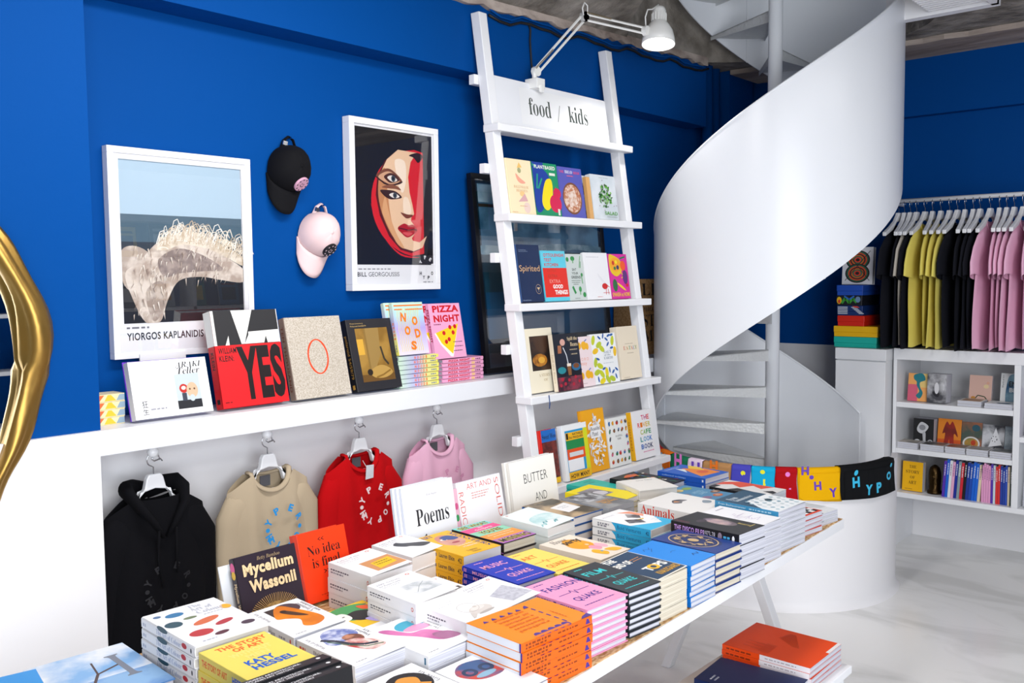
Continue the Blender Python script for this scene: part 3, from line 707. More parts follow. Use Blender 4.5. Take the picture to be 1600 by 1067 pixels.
def face_art():
    BK = '#131216'; RD = '#d81f26'
    A = [('r', .02, .125, .98, .985, BK)]
    # big red C-shaped disc with straight right side
    arc = [(.86, .87)] + [(.86 - .66 * math.sin(RAD(t)) ** .9, .53 + .355 * math.cos(RAD(t))) for t in range(8, 173, 8)] + [(.86, .20)]
    A += [('s', [(.80, .175), (.55, .20), (.33, .32), (.20, .50), (.22, .48), (.35, .30), (.56, .185)], RD), ('p', arc, RD)]
    face = [(.78, .865), (.70, .80), (.665, .70), (.68, .60), (.715, .52), (.735, .46), (.70, .44), (.69, .415), (.735, .385), (.755, .345), (.70, .30), (.715, .285), (.80, .275), (.90, .32), (.84, .24), (.72, .215), (.58, .235), (.44, .32), (.33, .45), (.285, .58), (.31, .70), (.40, .80), (.54, .87)]
    A += [('p', [(a - .03, b - .012) for a, b in face], '#5a1410'), ('p', face, '#efc9a6'),
          ('s', [(.33, .45), (.285, .58), (.31, .70), (.38, .74), (.40, .60), (.44, .42), (.52, .29), (.44, .32)], '#c98a5a'),
          ('s', [(.33, .47), (.36, .42), (.50, .27), (.60, .235), (.50, .33), (.42, .45), (.37, .56)], '#e0a878'),
          ('s', [(.50, .80), (.62, .80), (.64, .70), (.60, .60), (.55, .62), (.52, .70)], '#fae6d2'),
          ('s', [(.60, .56), (.66, .56), (.70, .48), (.66, .455), (.60, .47)], '#f9e2cb'),
          ('s', [(.56, .465), (.63, .43), (.70, .44), (.715, .455), (.66, .455), (.60, .462)], '#7a3a24'),
          ('s', [(.68, .842), (.79, .865), (.86, .845), (.80, .80), (.74, .83)], '#2a1714')]
    # upper eye, cut out as a lens shape
    A += [('s', [(.26, .685), (.36, .735), (.46, .735), (.59, .665), (.46, .635), (.36, .645)], '#7d4a33'), ('s', [(.29, .685), (.38, .72), (.46, .718), (.555, .668), (.45, .645), (.37, .655)], '#d9a884'),
          ('s', [(.36, .69), (.44, .715), (.52, .70), (.55, .672), (.45, .652), (.40, .662)], '#4a2418'), ('s', [(.40, .685), (.46, .70), (.525, .672), (.46, .66)], '#efe6df'), ('e', .475, .681, .026, .02, '#3c4a55'), ('e', .475, .681, .011, .009, '#101014'),
          ('l', [(.26, .685), (.36, .645), (.46, .633), (.59, .665)], .012, '#2a1510')]
    # lower eye with heavy liner
    A += [('s', [(.31, .60), (.40, .605), (.50, .60), (.58, .565), (.50, .55), (.42, .548), (.35, .57)], '#3a1d16'), ('s', [(.33, .62), (.42, .64), (.52, .635), (.57, .61), (.50, .615), (.42, .615)], '#8a543a'),
          ('s', [(.42, .575), (.48, .59), (.55, .567), (.48, .556)], '#f0e8e2'), ('e', .492, .574, .025, .018, '#46525a'), ('e', .492, .574, .011, .009, '#101014')]
    # lips, chin sickle
    A += [('s', [(.52, .365), (.60, .395), (.66, .385), (.72, .39), (.775, .355), (.72, .325), (.64, .305), (.57, .33)], '#b3161e'), ('l', [(.53, .365), (.60, .358), (.66, .352), (.72, .36), (.765, .356)], .012, '#5c0b10'),
          ('s', [(.58, .335), (.64, .34), (.71, .335), (.65, .315)], '#e0565a')]
    A += [('r', 0, 0, 1, .123, '#f3f3f7'), ('r', 0, .985, 1, 1, '#f3f3f7'), ('r', 0, 0, .02, 1, '#f3f3f7'), ('r', .98, 0, 1, 1, '#f3f3f7'),
          ('d', .03, .094, .42, .007, '#8a8a92'), ('T', 'BILL', .02, .05, .128, .078, '#20222c', 'bold'), ('T', 'GEORGOUSSIS', .15, .05, .53, .078, '#20222c', 'sans'), ('d', .84, .008, .97, .006, '#8a8a92')]
    cx, cy = .885, .112
    for t_, a in (('H', 195), ('Y', 150), ('P', 100), ('E', 50), ('R', 10)):
        A.append(('G', t_, cx + .085 * math.cos(RAD(a)), cy + .065 * math.sin(RAD(a)), .035, a - 90 if t_ != 'H' else 0, '#f3f3f7' if a not in (195, 10) else '#f3f3f7'))
    for t_, a in (('H', 205), ('Y', 245), ('P', 290), ('O', 335)):
        A.append(('G', t_, cx + .085 * math.cos(RAD(a)), cy - .02 + .055 * math.sin(RAD(a)), .035, 0, '#1b1d26'))
    return A
frame('framed_poster', 'white framed red and black face poster beside the caps', 2.455, 2.965, 1.612, 2.332, 3.066, .045, .026, 'lacquer_white', face_art())
def sea_art():
    return [('r', .0, .0, 1, 1, '#0c2235'), ('r', .02, .62, .98, .98, '#5f8fb0/#2a5878@7'), ('r', .02, .88, .98, .975, '#b4d4e6/#7aa8c4@9'), ('r', .02, .855, .98, .872, '#3a2c22'),
            ('r', .02, .40, .98, .62, '#1f4a60/#12303f@5'), ('s', [(.02, .60), (.3, .625), (.5, .60), (.75, .64), (.98, .62), (.98, .66), (.6, .67), (.3, .645), (.02, .65)], '#a8c4d2/#5a88a0@14'), ('r', .02, .02, .98, .40, '#134a74/#1a5680@4'), ('r', .02, .02, .98, .15, '#0a0f18')]
frame('framed_picture', 'large black framed dark seascape standing behind the ladder', 3.158, 4.19, 1.208, 2.155, 2.945, .03, .026, 'black_frame', sea_art(), '#0c2235', lean=5.5)
# ================================================================== CLOTHES
def hanger(label, loc, rz=0, bar=True, s=1.0, group=None, tilt=0):
    e = thing('clothes_hanger', label, 'hanger', loc, (0, RAD(tilt), RAD(rz)), group)
    w_ = .205 * s
    top = [(-w_, -.085), (-w_ * .6, -.048), (-w_ * .3, -.012), (-.03, .022), (-.022, .036), (.022, .036), (.03, .022), (w_ * .3, -.012), (w_ * .6, -.048), (w_, -.085)]
    bot = [(w_ * .985, -.108), (w_ * .5, -.070), (.05, -.022), (0, -.012), (-.05, -.022), (-w_ * .5, -.070), (-w_ * .985, -.108)]
    m_ = MB(); m_.prism(top + bot, -.011, .011, 'lacquer_white'); m_.build('hanger_body', e, bevel=.004)
    if bar:
        b = MB(); b.cyl((-w_ * .96, 0, -.10), (w_ * .96, 0, -.10), .006, 'lacquer_white', 8); b.build('bar', e, smooth=True)
    h = MB(); pts = [(0, 0, .034), (0, 0, .058)]
    for i in range(13):
        a = RAD(-90 + 22 * i * .9); pts.append((.0 + .021 * math.cos(a) * 1, 0, .082 + .021 * math.sin(a)))
    pts = pts[:2] + [(.012 * math.sin(RAD(x)), 0, .06 + .0) for x in ()] + [(.022 * math.sin(RAD(a)) * -1, 0, .083 - .022 * math.cos(RAD(a))) for a in range(20, 281, 20)]
    h.tube(pts, .0022, 'chrome', 6); h.build('hook', e, smooth=True)
    return e
def garment(e, mat, sw, bw, drop, length, nw, nd, dep, sleeve, hood=False, seed=0, sweep=0.0, thin=1.0, nu=22, nv=18, collar=True, twist=0.0):
    """A top hanging from the neck; x across, front at -y, shoulders at z = 0."""
    rnd = random.Random(seed); ph = [rnd.uniform(0, 6) for _ in range(6)]
    def top(x, front):
        ax = abs(x)
        if ax < nw: return -(nd if front else .018) * math.sqrt(max(0, 1 - (ax / nw) ** 2)) - 0.0
        q = (ax - nw) / (sw - nw); return -drop * q ** 1.15
    mb = MB()
    for front in (True, False):
        vs_ = []; fs = []
        for i in range(nu + 1):
            u = -1 + 2 * i / nu; u = math.sin(u * PI / 2) * .35 + u * .65
            for j in range(nv + 1):
                v = j / nv
                hw = bw + (sw - bw) * v ** 3
                zt_ = top(u * sw, front); z = -length + (zt_ + length) * v
                if v < .02: z += .008 * math.sin(u * 5 + ph[0])
                env = math.sqrt(max(0, 1 - u * u)) * (1 - .45 * v ** 3)
                fold = (1 - v * .75) * thin * (.011 * math.sin(7 * u + 2.2 * v + ph[1]) + .007 * math.sin(13 * u - 3 * v + ph[2]))
                y = dep * env + (fold if abs(u) < .97 else 0)
                x = u * hw + .008 * math.sin(6 * v + ph[3]) * (1 - v) * 2 + twist * (1 - v)
                vs_.append((x, -y if front else y * .8, z))
        for i in range(nu):
            for j in range(nv):
                a = i * (nv + 1) + j; q = (a, a + nv + 1, a + nv + 2, a + 1)
                fs.append(q if front else q[::-1])
        mb.add(vs_, fs, mat)
    mb.build('body', e, smooth=True)
    for s_ in (-1, 1):
        sl = MB()
        if sleeve == 'long':
            P = [(sw - .10, 0, -drop - .050), (sw - .05, 0, -drop - .064), (sw - .022, 0, -drop - .105), (sw - .010, .004, -drop - .22), (sw - .008, -.004, -drop - .36), (sw - .012, -.008, -drop - .50), (sw - .02, -.008, -drop - .60)]
            R_ = [.078, .074, .068, .058, .053, .050, .042]
        else:
            P = [(sw - .09, 0, -drop - .05), (sw - .03, 0, -drop - .07), (sw + .005, 0, -drop - .11), (sw + .028, .0, -drop - .17), (sw + .036, 0, -drop - .235)]
            R_ = [.075, .076, .077, .078, .080]
        P = [(s_ * x, y + .012 * math.sin(ph[4] + i), z) for i, (x, y, z) in enumerate(P)]
        sl.tube(P, R_, mat, 14, up=(0, 1, 0), sq=1.0, cap=(sleeve == 'long'))
        sl.v = [(x, y * .52 * thin, z) for x, y, z in sl.v]
        sl.v = [(x + .006 * math.sin(z * 40 + ph[5]) * (1 if z < -.1 else 0), y, z) for x, y, z in sl.v]
        sl.build('sleeve', e, smooth=True)
    if collar:
        N = 40; pts = []
        for i in range(N):
            a = 2 * PI * i / N; x = nw * math.sin(a) * 1.02; fr = math.cos(a) < 0
            z = top(max(-nw * .999, min(nw * .999, x)), fr); ux = x / sw
            yv = dep * math.sqrt(max(0, 1 - ux * ux)) * .55 * abs(math.cos(a)) ** .6
            pts.append((x, (-yv - .004 if fr else yv * .8), z + .004))
        c = MB(); c.tube(pts, .0105 if thin == 1 else .004, mat, 8, closed=True, sq=.55); c.build('collar', e, smooth=True)
    if hood:
        for s_ in (-1, 1):
            hm = MB(); P = [(s_ * .006, -dep - .006, -.135), (s_ * .035, -dep - .012, -.085), (s_ * .075, -dep * .8 - .012, -.03), (s_ * .092, -.025, .008), (s_ * .090, .02, .026), (s_ * .055, .055, .018), (0, .07, .0)]
            hm.tube(P, [.010, .016, .024, .029, .030, .032, .030], mat, 14, sq=[.6, .6, .6, .6, .7, .8, .8]); hm.build('hood', e, smooth=True)
            d = MB(); d.tube([(s_ * .030, -dep - .026, -.105), (s_ * .032, -dep - .016, -.20), (s_ * .026 + .006, -dep - .018, -.30 if s_ < 0 else -.26)], .0045, mat, 6); d.build('drawstring', e, smooth=True)
def ring_print(e, text_pos, col, cx, cz, r, hgt, y):
    for ch, a, tw in text_pos:
        pm = MB(); draw(pm, [('G', ch, (cx + r * math.cos(RAD(a))), (cz + r * math.sin(RAD(a))), hgt, tw, col)] if ch != '.' else [('e', cx + r * math.cos(RAD(a)), cz + r * math.sin(RAD(a)), hgt * .3, hgt * .3, col)],
             lambda u, v, k: (u, y(u, v) - k, v), 1.0, 1.0, base=.004)
        pm.build('chest_letter', e)
HYP = [('H', 205, 115), ('Y', 160, 55), ('P', 118, 25), ('E', 65, -25), ('R', 20, -70), ('.', -10, 0), ('O', -40, -130), ('P', -75, 195), ('Y', -115, 155), ('H', -145, 200), ('.', 182, 0)]
def niche_clothes():
    L = [(1.505, 'knit_black', 'black hooded sweatshirt hanging in the niche by the white panel', 'hoodie', '#08080b', True),
         (1.950, 'knit_beige', 'beige sweatshirt with a blue letter ring hanging in the niche', 'sweatshirt', '#2492d8', False),
         (2.385, 'knit_red', 'red sweatshirt with a white letter ring hanging in the niche', 'sweatshirt', '#f3d9dc', False),
         (2.825, 'knit_pink', 'pink sweatshirt hanging in the niche next to the ladder', 'sweatshirt', '#d68fb4', False)]
    for i, (x, mat, lb, cat, pc, hood) in enumerate(L):
        y = 2.915; z = 1.012
        nm = 'hooded_sweatshirt' if hood else 'sweatshirt'
        hanger(f'white hanger carrying the {mat[5:]} {"hoodie" if hood else "sweatshirt"} in the niche', (x, y, z - .030), group='niche hangers', s=.62)
        e = thing(nm, lb, cat, (x, y, z - (.062 if hood else .056)), (0, 0, RAD(-2 + i)), 'sweatshirts in the niche')
        garment(e, mat, .172, .192, .058, .66, .080, .012 if hood else .072, .062, 'long', hood, seed=i + 11, collar=not hood)
        if not hood:
            def ysurf(u, v, s=.0): return -.062 * math.sqrt(max(0, 1 - (u / .19) ** 2)) - .016
            ring_print(e, HYP, pc, 0.012, -.20, .070, .027, ysurf)
            t = MB(); t.box(-.022, .022, .020, .0215, -.062, -.022, '#5a5a60'); t.build('neck_label', e)
        else:
            def ysurf(u, v): return -.062 * math.sqrt(max(0, 1 - (u / .19) ** 2)) - .016
            ring_print(e, HYP, '#141419', 0.0, -.30, .072, .024, ysurf)
        if mat == 'knit_red':
            t = MB(); t.prism([(-.018, -.10), (.022, -.098), (.026, -.045), (-.012, -.043)], -.058, -.056, '#cfd2d8'); o = t.build('price_tag', e)
            t = MB(); t.tube([(0, -.02, -.03), (-.004, -.05, -.055), (.004, -.06, -.085), (.01, -.058, -.05)], .0012, '#dddddd', 5); t.build('tag_string', o)
        pg = MB(); pg.lathe([(.0, -.02), (.016, -.018), (.02, .0), (.011, .012), (.009, .03)], 'lacquer_white', 16, Matrix.Translation((x, y + .0, 1.095)))
        pg.tube([(x, y, 1.078), (x - .004, y, 1.066), (x + .004, y, 1.060), (x + .024, y - .004, 1.066), (x + .03, y - .004, 1.058)], .0026, 'chrome', 6)
        tag(pg.build('wall_peg', smooth=True), f'small white peg under the ledge above the {mat[5:]} top', 'peg', 'ledge pegs')
niche_clothes()

def rail_clothes():
    # (y along rail, colour, length, lower sag)
    items = [(1.915, 'black', .80), (1.882, 'black', .82), (1.848, 'cream', .78), (1.812, 'black', .80), (1.764, 'yellow', .84), (1.722, 'yellow', .82), (1.676, 'yellow', .80), (1.628, 'yellow', .78),
             (1.585, 'black', .84), (1.545, 'black', .84), (1.500, 'black', .82), (1.465, 'black', .80), (1.412, 'pink', .85), (1.365, 'pink', .82), (1.328, 'pink', .80), (1.290, 'pink', .77), (1.245, 'pink', .76), (1.205, 'pink', .76)]
    ordn = ['first', 'second', 'third', 'fourth', 'fifth', 'sixth', 'seventh', 'eighth', 'ninth']
    protos = {}; cnt = {}
    for i, (y, c, ln) in enumerate(items):
        cnt[c] = cnt.get(c, 0) + 1
        who = f'{ordn[cnt[c] - 1]} {c} one from the left'
        z = 1.99; var = i % 3; key = (c, var)
        rz = -4 + 5 * ((i * 7) % 4) * .6
        lb = f'{c} t-shirt on the back clothes rail, {who}'
        x = 5.735
        hl = f'white hanger on the back rail holding the {ordn[cnt[c] - 1]} {c} t-shirt'
        if i == 0: h0 = hanger(hl, (x, y, z), rz, bar=False, group='rail hangers')
        else: dup(h0, hl, (x, y, z), (0, 0, RAD(rz)))
        if key not in protos:
            e = thing('t_shirt', lb, 't-shirt', (x, y, z - .03), (0, 0, RAD(rz)), 't-shirts on the rail')
            garment(e, 'tee_' + c, .185, .225, .085, min(ln, .785) - .06 - .006 * (i % 3), .075, .07, .010, 'short', seed=40 + i, thin=.28, nu=18, nv=16, twist=-.02 + .02 * var)
            protos[key] = e
        else:
            dup(protos[key], lb, (x, y, z - .03 - .004 * (i % 2)), (0, 0, RAD(rz)))
rail_clothes()

# ================================================================== CAPS
def cap(name, label, x, z, mat, rot, patch, mark):
    e = thing('baseball_cap', label, 'cap', (x, 3.07, z), (0, RAD(rot), 0))
    c = MB(); nr, ns = 12, 36; vs_ = []; fs = []
    for i in range(nr + 1):
        ph = PI / 2 * i / nr
        for k in range(ns):
            a = 2 * PI * k / ns; rx, rz_ = .085, .098 if math.sin(a) > 0 else .090
            seam = 1 - .012 * (abs(math.sin(3 * a)) < .18) + .012 * math.sin(5 * a + 3 * ph) * math.sin(ph * 2)
            r = math.cos(ph) ** .75
            vs_.append((rx * r * math.cos(a) * seam, -.012 - .105 * math.sin(ph) ** 1.0 * seam, rz_ * r * math.sin(a) * seam + .012 * math.sin(ph)))
    for i in range(nr):
        for k in range(ns): fs.append((i * ns + k, i * ns + (k + 1) % ns, (i + 1) * ns + (k + 1) % ns, (i + 1) * ns + k))
    c.add(vs_, fs, mat); c.build('crown', e, smooth=True)
    b = MB(); nb = 16; vs_ = []; fs = []
    for i in range(nb + 1):
        u = -1 + 2 * i / nb
        for q in range(6):
            t = q / 5; x_ = u * (.083 - .006 * t) ; zz = -.045 * math.sqrt(max(0, 1 - (u * .98) ** 2)) * 1.6 - .012 - t * .088 * math.sqrt(max(0.0, 1 - abs(u) ** 2.6))
            y_ = -.05 + .036 * u * u * (1) + .012 * t
            vs_.append((x_, y_, zz))
    for i in range(nb):
        for q in range(5): fs.append((i * 6 + q, i * 6 + 6 + q, i * 6 + 7 + q, i * 6 + 1 + q))
    b.add(vs_, fs, mat); o = b.build('brim', e, smooth=True); so = o.modifiers.new('t', 'SOLIDIFY'); so.thickness = .004
    s_ = MB(); s_.tube([(-.045, -.03, .075), (-.03, -.022, .115), (-.01, -.016, .135), (.012, -.018, .125), (.022, -.03, .09)], .009, mat, 8, sq=.3); st = s_.build('strap', e, smooth=True)
    k_ = MB(); k_.box(-.042, -.022, -.036, -.030, .092, .108, 'chrome'); k_.build('buckle', st)
    bt = MB(); bt.lathe([(.009, 0), (.007, .004), (0, .006)], mat, 12, Matrix.Translation((0, -.115, .012)) @ Matrix.Rotation(RAD(90), 4, 'X')); bt.build('button', e, smooth=True)
    # round patch on the front panel, just above the brim
    pc, py, pz = .03, -.083, -.058
    T = Matrix.Translation((.026, -.089, -.052)) @ Vector((.30, -.66, -.62)).to_track_quat('Z', 'Y').to_matrix().to_4x4()
    p = MB(); p.lathe([(0, .004), (.030, .004), (.032, .002), (.032, -.004)], patch, 28, T); po = p.build('patch', e)
    pm = MB(); items = [('o', .5, .5, .30, .30, .86, mark)]
    for q in range(9): a = 2 * PI * q / 9; items.append(('e', .5 + .39 * math.cos(a), .5 + .39 * math.sin(a), .055, .055, mark))
    items = items[1:] + [('e', .42, .57, .035, .06, mark), ('e', .58, .57, .035, .06, mark), ('l', [(.34, .47), (.40, .39), (.5, .36), (.60, .39), (.66, .47)], .05, mark)]
    draw(pm, items, lambda u, v, k: tuple(T @ Vector((u - .032, v - .032, .0045 + k))), .064, .064); pm.build('patch_print', po)
    hk = MB(); hk.cyl((0, 0, .13), (0, -.03, .132), .004, 'blue_paint', 8); hk.build('hook', e)
cap('cap_a', 'black cap with a pink round patch hanging on the blue wall', 2.165, 2.085, 'cap_black', 10, '#dba6bf', '#141418')
cap('cap_b', 'pale pink cap with a black round patch hanging on the blue wall', 2.30, 1.835, 'cap_pink', 16, '#141418', '#e9cfd6')
# ================================================================== BOOKS ON THE LEDGE
WH = '#f4f4f6'; BKK = '#17171b'
def ledge_books():
    z = 1.2035
    e = book('card_box', .075, .11, .024, '#f0dfae', [('r', 0, 0, 1, 1, '#f2e3b8')], None, [('p', [(.0, .1), (.25, .1), (.4, .9), (.1, .9)], '#e4713f'), ('p', [(.4, .1), (.75, .1), (.6, .9), (.5, .9)], '#f0c23a'), ('p', [(.75, .1), (1, .1), (1, .9), (.85, .9)], '#8fa7b8')], pages='#f0dfae', cat='box')
    e.rotation_euler = (0, 0, 0)
    stack(e, 'small patterned card box on the ledge', 1.352, 2.935, z, 90, .024, 4, rj=1)
    # white landscape book with purple back board and loose pages behind
    w_, h_, t_ = .276, .19, .03
    e = book('landscape_book', w_, h_, t_, WH, [('T', 'ARAKI', .58, .84, .93, .94, '#1b1b22', 'italic'), ('T', 'Teller', .60, .72, .90, .84, '#1b1b22', 'italic'), ('r', .55, .10, .87, .72, '#c3ced4'), ('r', .55, .10, .87, .25, '#24262c'),
             ('e', .65, .46, .055, .08, '#c02c26'), ('e', .65, .47, .03, .035, '#e8d8cf'), ('r', .62, .24, .68, .38, '#3b4150'), ('e', .76, .42, .075, .14, '#d3b596'), ('e', .75, .28, .035, .06, '#c3ced4'), ('e', .73, .44, .012, .018, '#6b4a35'), ('e', .79, .44, .012, .018, '#6b4a35'),
             ('T', '狂', .10, .19, .17, .31, '#33333b'), ('T', '生', .10, .07, .17, .17, '#33333b'), ('d', .20, .14, .40, .025, '#9a9aa4')], '#e4e4ea', pages='pages', label='white landscape book with two toy figures at the left of the ledge')
    pk = MB(); pk.box(-w_ / 2 - .002, w_ / 2 * .93, -h_ / 2, h_ / 2 + .006, -.004, -.0008, '#6a2fc4'); pk.build('back_board', e)
    stand(e, 1.555, 2.845, z + .004, h_, t_, 14)
    c = MB(); c.box(1.53, 1.70, 3.028, 3.034, 1.25, 1.412, '#f2f2f4'); c.box(1.53, 1.70, 2.99, 3.034, z, 1.25, '#f2f2f4'); tag(c.build('display_stand'), 'white card stand peeping up behind the landscape book', 'stand')
    # red and black big-letter book
    w_, h_, t_ = .272, .345, .046
    P = [('r', 0, .64, 1, 1, '#efeeea'), ('p', [(.04, .64), (.04, 1), (.30, 1), (.40, .64), (.22, .64), (.22, .74), (.16, .64)], '#2a2a2d'), ('p', [(.44, .64), (.62, 1), (.99, 1), (.99, .78), (.52, .77), (.52, .74)], '#2a2a2d'), ('p', [(.74, .64), (.78, .72), (.80, .64)], '#2a2a2d'), ('r', .40, .64, .99, .645, '#2a2a2d'),
         ('r', 0, 0, 1, .64, '#e01b22'), ('T', 'WILLIAM', .04, .555, .30, .615, '#1a1214', 'bold'), ('T', 'KLEIN:', .04, .475, .25, .535, '#1a1214', 'bold'), ('T', 'YES', .30, .055, .98, .625, '#1d1416', 'black'), ('d', .04, .05, .14, .012, '#7a0c12')]
    e = book('photo_book', w_, h_, t_, '#e01b22', P, '#c9151c', [('r', 0, 0, .36, 1, '#efeeea'), ('T', 'KLEIN', .42, .3, .60, .7, '#1a1214', 'bold'), ('r', .9, .3, .95, .7, '#1a1214')], hard=True, label='thick red book with giant black capitals on the ledge')
    stand(e, 1.868, 2.845, z + .003, h_, t_, 12)
    # linen book with orange ring
    w_, h_, t_ = .262, .312, .036
    e = book('linen_book', w_, h_, t_, 'linen', [('o', .50, .50, .185, .22, .86, '#e2481c'), ('e', .50, .50, .145, .205, 'linen')], '#8a766a', [('T', 'TEN THOUSAND', .1, .3, .9, .7, '#6d3a2a', 'bold')], pages='#bdb3a6', hard=True, label='beige linen book with an orange ring on the ledge')
    stand(e, 2.165, 2.845, z + .003, h_, t_, 13)
    # dark photo book
    w_, h_, t_ = .235, .292, .036
    P = [('T', 'Dana Lixenberg', .08, .93, .36, .95, '#c9a86a'), ('T', 'Polaroid 54/59/79', .08, .895, .42, .915, '#c9a86a'), ('r', .16, .12, .88, .87, '#a8813a/#8a6526@10'), ('r', .16, .5, .30, .72, '#d8a63c'), ('r', .34, .28, .38, .87, '#8a6b33'), ('p', [(.38, .87), (.68, .87), (.64, .5), (.46, .26), (.38, .3)], '#9c7d44'), ('r', .16, .12, .88, .22, '#6a4a1e'),
         ('s', [(.34, .24), (.42, .30), (.60, .34), (.76, .30), (.84, .22), (.66, .16), (.44, .17)], '#b8924a'), ('e', .34, .25, .06, .045, '#2a2018'), ('l', [(.46, .17), (.62, .20), (.80, .26)], .03, '#8a6526'), ('l', [(.66, .6), (.70, .42), (.78, .34)], .04, '#3a3226')]
    e = book('photo_book', w_, h_, t_, '#27262b', P, '#1a1a1f', [('T', 'polaroid 54/59/79', .22, .25, .82, .8, '#b98a3a', 'sans'), ('r', .9, .3, .96, .7, '#b98a3a')], hard=True, label='black book with an amber photograph on the ledge')
    stand(e, 2.445, 2.845, z + .003, h_, t_, 14)
    grad_mat('noods_spine', [(0, '#efe86a'), (.3, '#e9e59a'), (.55, '#b9b2e6'), (1, '#cfe8cf')], 'Y', .45)
    grad_mat('noods_cover', [(0, '#e8dff2'), (.5, '#b9a8ea'), (.75, '#b4d8ee'), (1, '#c6ead6')], 'Y', .45)
    def wave(x): return [(x + .014 * math.sin(v * 22), .06 + v * .84) for v in [i / 24 for i in range(25)]]
    NP = [('l', wave(.12 + .062 * i), .014, '#f2e01c') for i in range(12)] + [('r', .04, .93, .98, .955, '#ee7a22'), ('r', .04, .86, .30, .88, '#ee7a22'), ('r', .40, .855, .98, .875, '#ee7a22')]
    for t, x, y in (('N', .30, .72), ('O', .66, .64), ('O', .38, .46), ('D', .70, .40), ('S', .52, .17)): NP.append(('G', t, x, y, .22, -8 if t != 'D' else 6, '#ef7f1a'))
    NS = [('G', c_, .40 + .07 * i, .5, .05, 0, '#ee6a1a') for i, c_ in enumerate('NOODS')] + [('d', .80, .35, .93, .3, '#7f8aa0')]
    e = book('cookbook', .185, .23, .0185, 'noods_cover', (), 'noods_spine', NS, hard=True, cat='book')
    zt_ = stack(e, 'pastel cookbook with orange spine letters', 2.675, 2.955, z, 90, .0185, 7, rj=1.2)
    for i, (dx, dy, lb) in enumerate(((0, 0, 'pastel cookbook with orange noodle letters standing in front on its stack'), (-.022, .024, 'pastel cookbook standing just behind the front noodle cookbook'))):
        e = book('cookbook', .172, .222, .02, 'noods_cover', NP, 'noods_spine', NS, hard=True, label=lb, group='noodle cookbooks standing'); stand(e, 2.648 + dx, 2.86 + dy * 1.1, zt_ + .001, .222, .02, 11)
    pk = '#f0a9cf'
    PP = [('T', 'PIZZA', .10, .84, .94, .965, '#cf1020', 'black'), ('T', 'NIGHT', .10, .66, .94, .79, '#cf1020', 'black'), ('d', .08, .61, .30, .02, '#8a3a5a'), ('p', [(.06, .46), (.86, .62), (.56, .02), (.48, .03), (.20, .26)], '#f8f4f0'), ('p', [(.10, .47), (.86, .62), (.56, .07), (.24, .28)], '#f7d21c')]
    for x, y in ((.36, .46), (.58, .56), (.50, .34), (.66, .46), (.40, .30), (.74, .57)): PP.append(('e', x, y, .05, .04, '#cf1020'))
    PP += [('d', .62, .28, .92, .015, '#6a4a5a'), ('d', .64, .2, .92, .015, '#6a4a5a'), ('d', .60, .12, .88, .015, '#6a4a5a')]
    PS = [('T', 'PIZZA NIGHT', .14, .2, .66, .8, '#cf1020', 'black'), ('r', .70, .15, .78, .85, '#efc08a'), ('d', .80, .3, .92, .3, '#5a2a4a')]
    e = book('cookbook', .185, .26, .0165, pk, [('p', [(.5, .3), (.9, .3), (.9, .9), (.6, .9)], '#f7d21c')], pk, PS, hard=True)
    zt_ = stack(e, 'pink cookbook with red spine letters', 2.945, 2.955, z, 90, .0165, 6, rj=1.2)
    for dx, dy, lb in ((0, 0, 'pink cookbook with a yellow pizza slice standing in front'), (-.03, .026, 'pink cookbook standing just behind the front pizza cookbook')):
        e = book('cookbook', .19, .243, .02, pk, PP, pk, [('T', 'PIZZA NIGHT', .1, .2, .7, .8, '#a3123a', 'black')], hard=True, label=lb, group='pizza cookbooks standing'); stand(e, 2.87 + dx, 2.86 + dy * 1.1, zt_ + .001, .243, .02, 11)
    # brown kraft slipcases
    KP = [('T', 'LIN', .10, .78, .95, .94, BKK, 'serif'), ('T', 'EVANG', .08, .66, 1.0, .73, BKK, 'serif'), ('T', 'PHOTOGR', .08, .57, 1.0, .63, BKK, 'serif'), ('T', 'STEV', .10, .37, 1.0, .53, BKK, 'serif'), ('T', 'MEIS', .10, .17, 1.0, .32, BKK, 'serif')]
    e = book('slipcase_book', .30, .44, .05, 'kraft', KP, 'kraft', [('T', 'STEVEN MEISEL', .3, .25, .9, .75, BKK, 'serif')], pages='kraft', hard=False, label='brown kraft slipcase book with tall black serif letters behind the ladder')
    stand(e, 4.64, 2.93, z + .001, .438, .05, 3, 0)
    for i, x in enumerate((4.418, 4.468)):
        s_ = MB(); s_.box(-.022, .022, -.14, .0, 0, .395, 'kraft'); e = thing('slipcase_book', f'brown kraft slipcase spine behind the ladder, {("left", "right")[i]} of two', 'book', (x, 3.06, z), group='kraft slipcase spines'); s_.build('cover', e)
        pm = MB(); draw(pm, [('r', .01, .05, .99, .95, 'kraft'), ('T', 'BY MEISEL', .1, .25, .85, .75, BKK, 'serif')], lambda u, v, k: (-.022 + v, -.14 - k, .395 - u), .395, .044); pm.build('spine_print', e)
ledge_books()

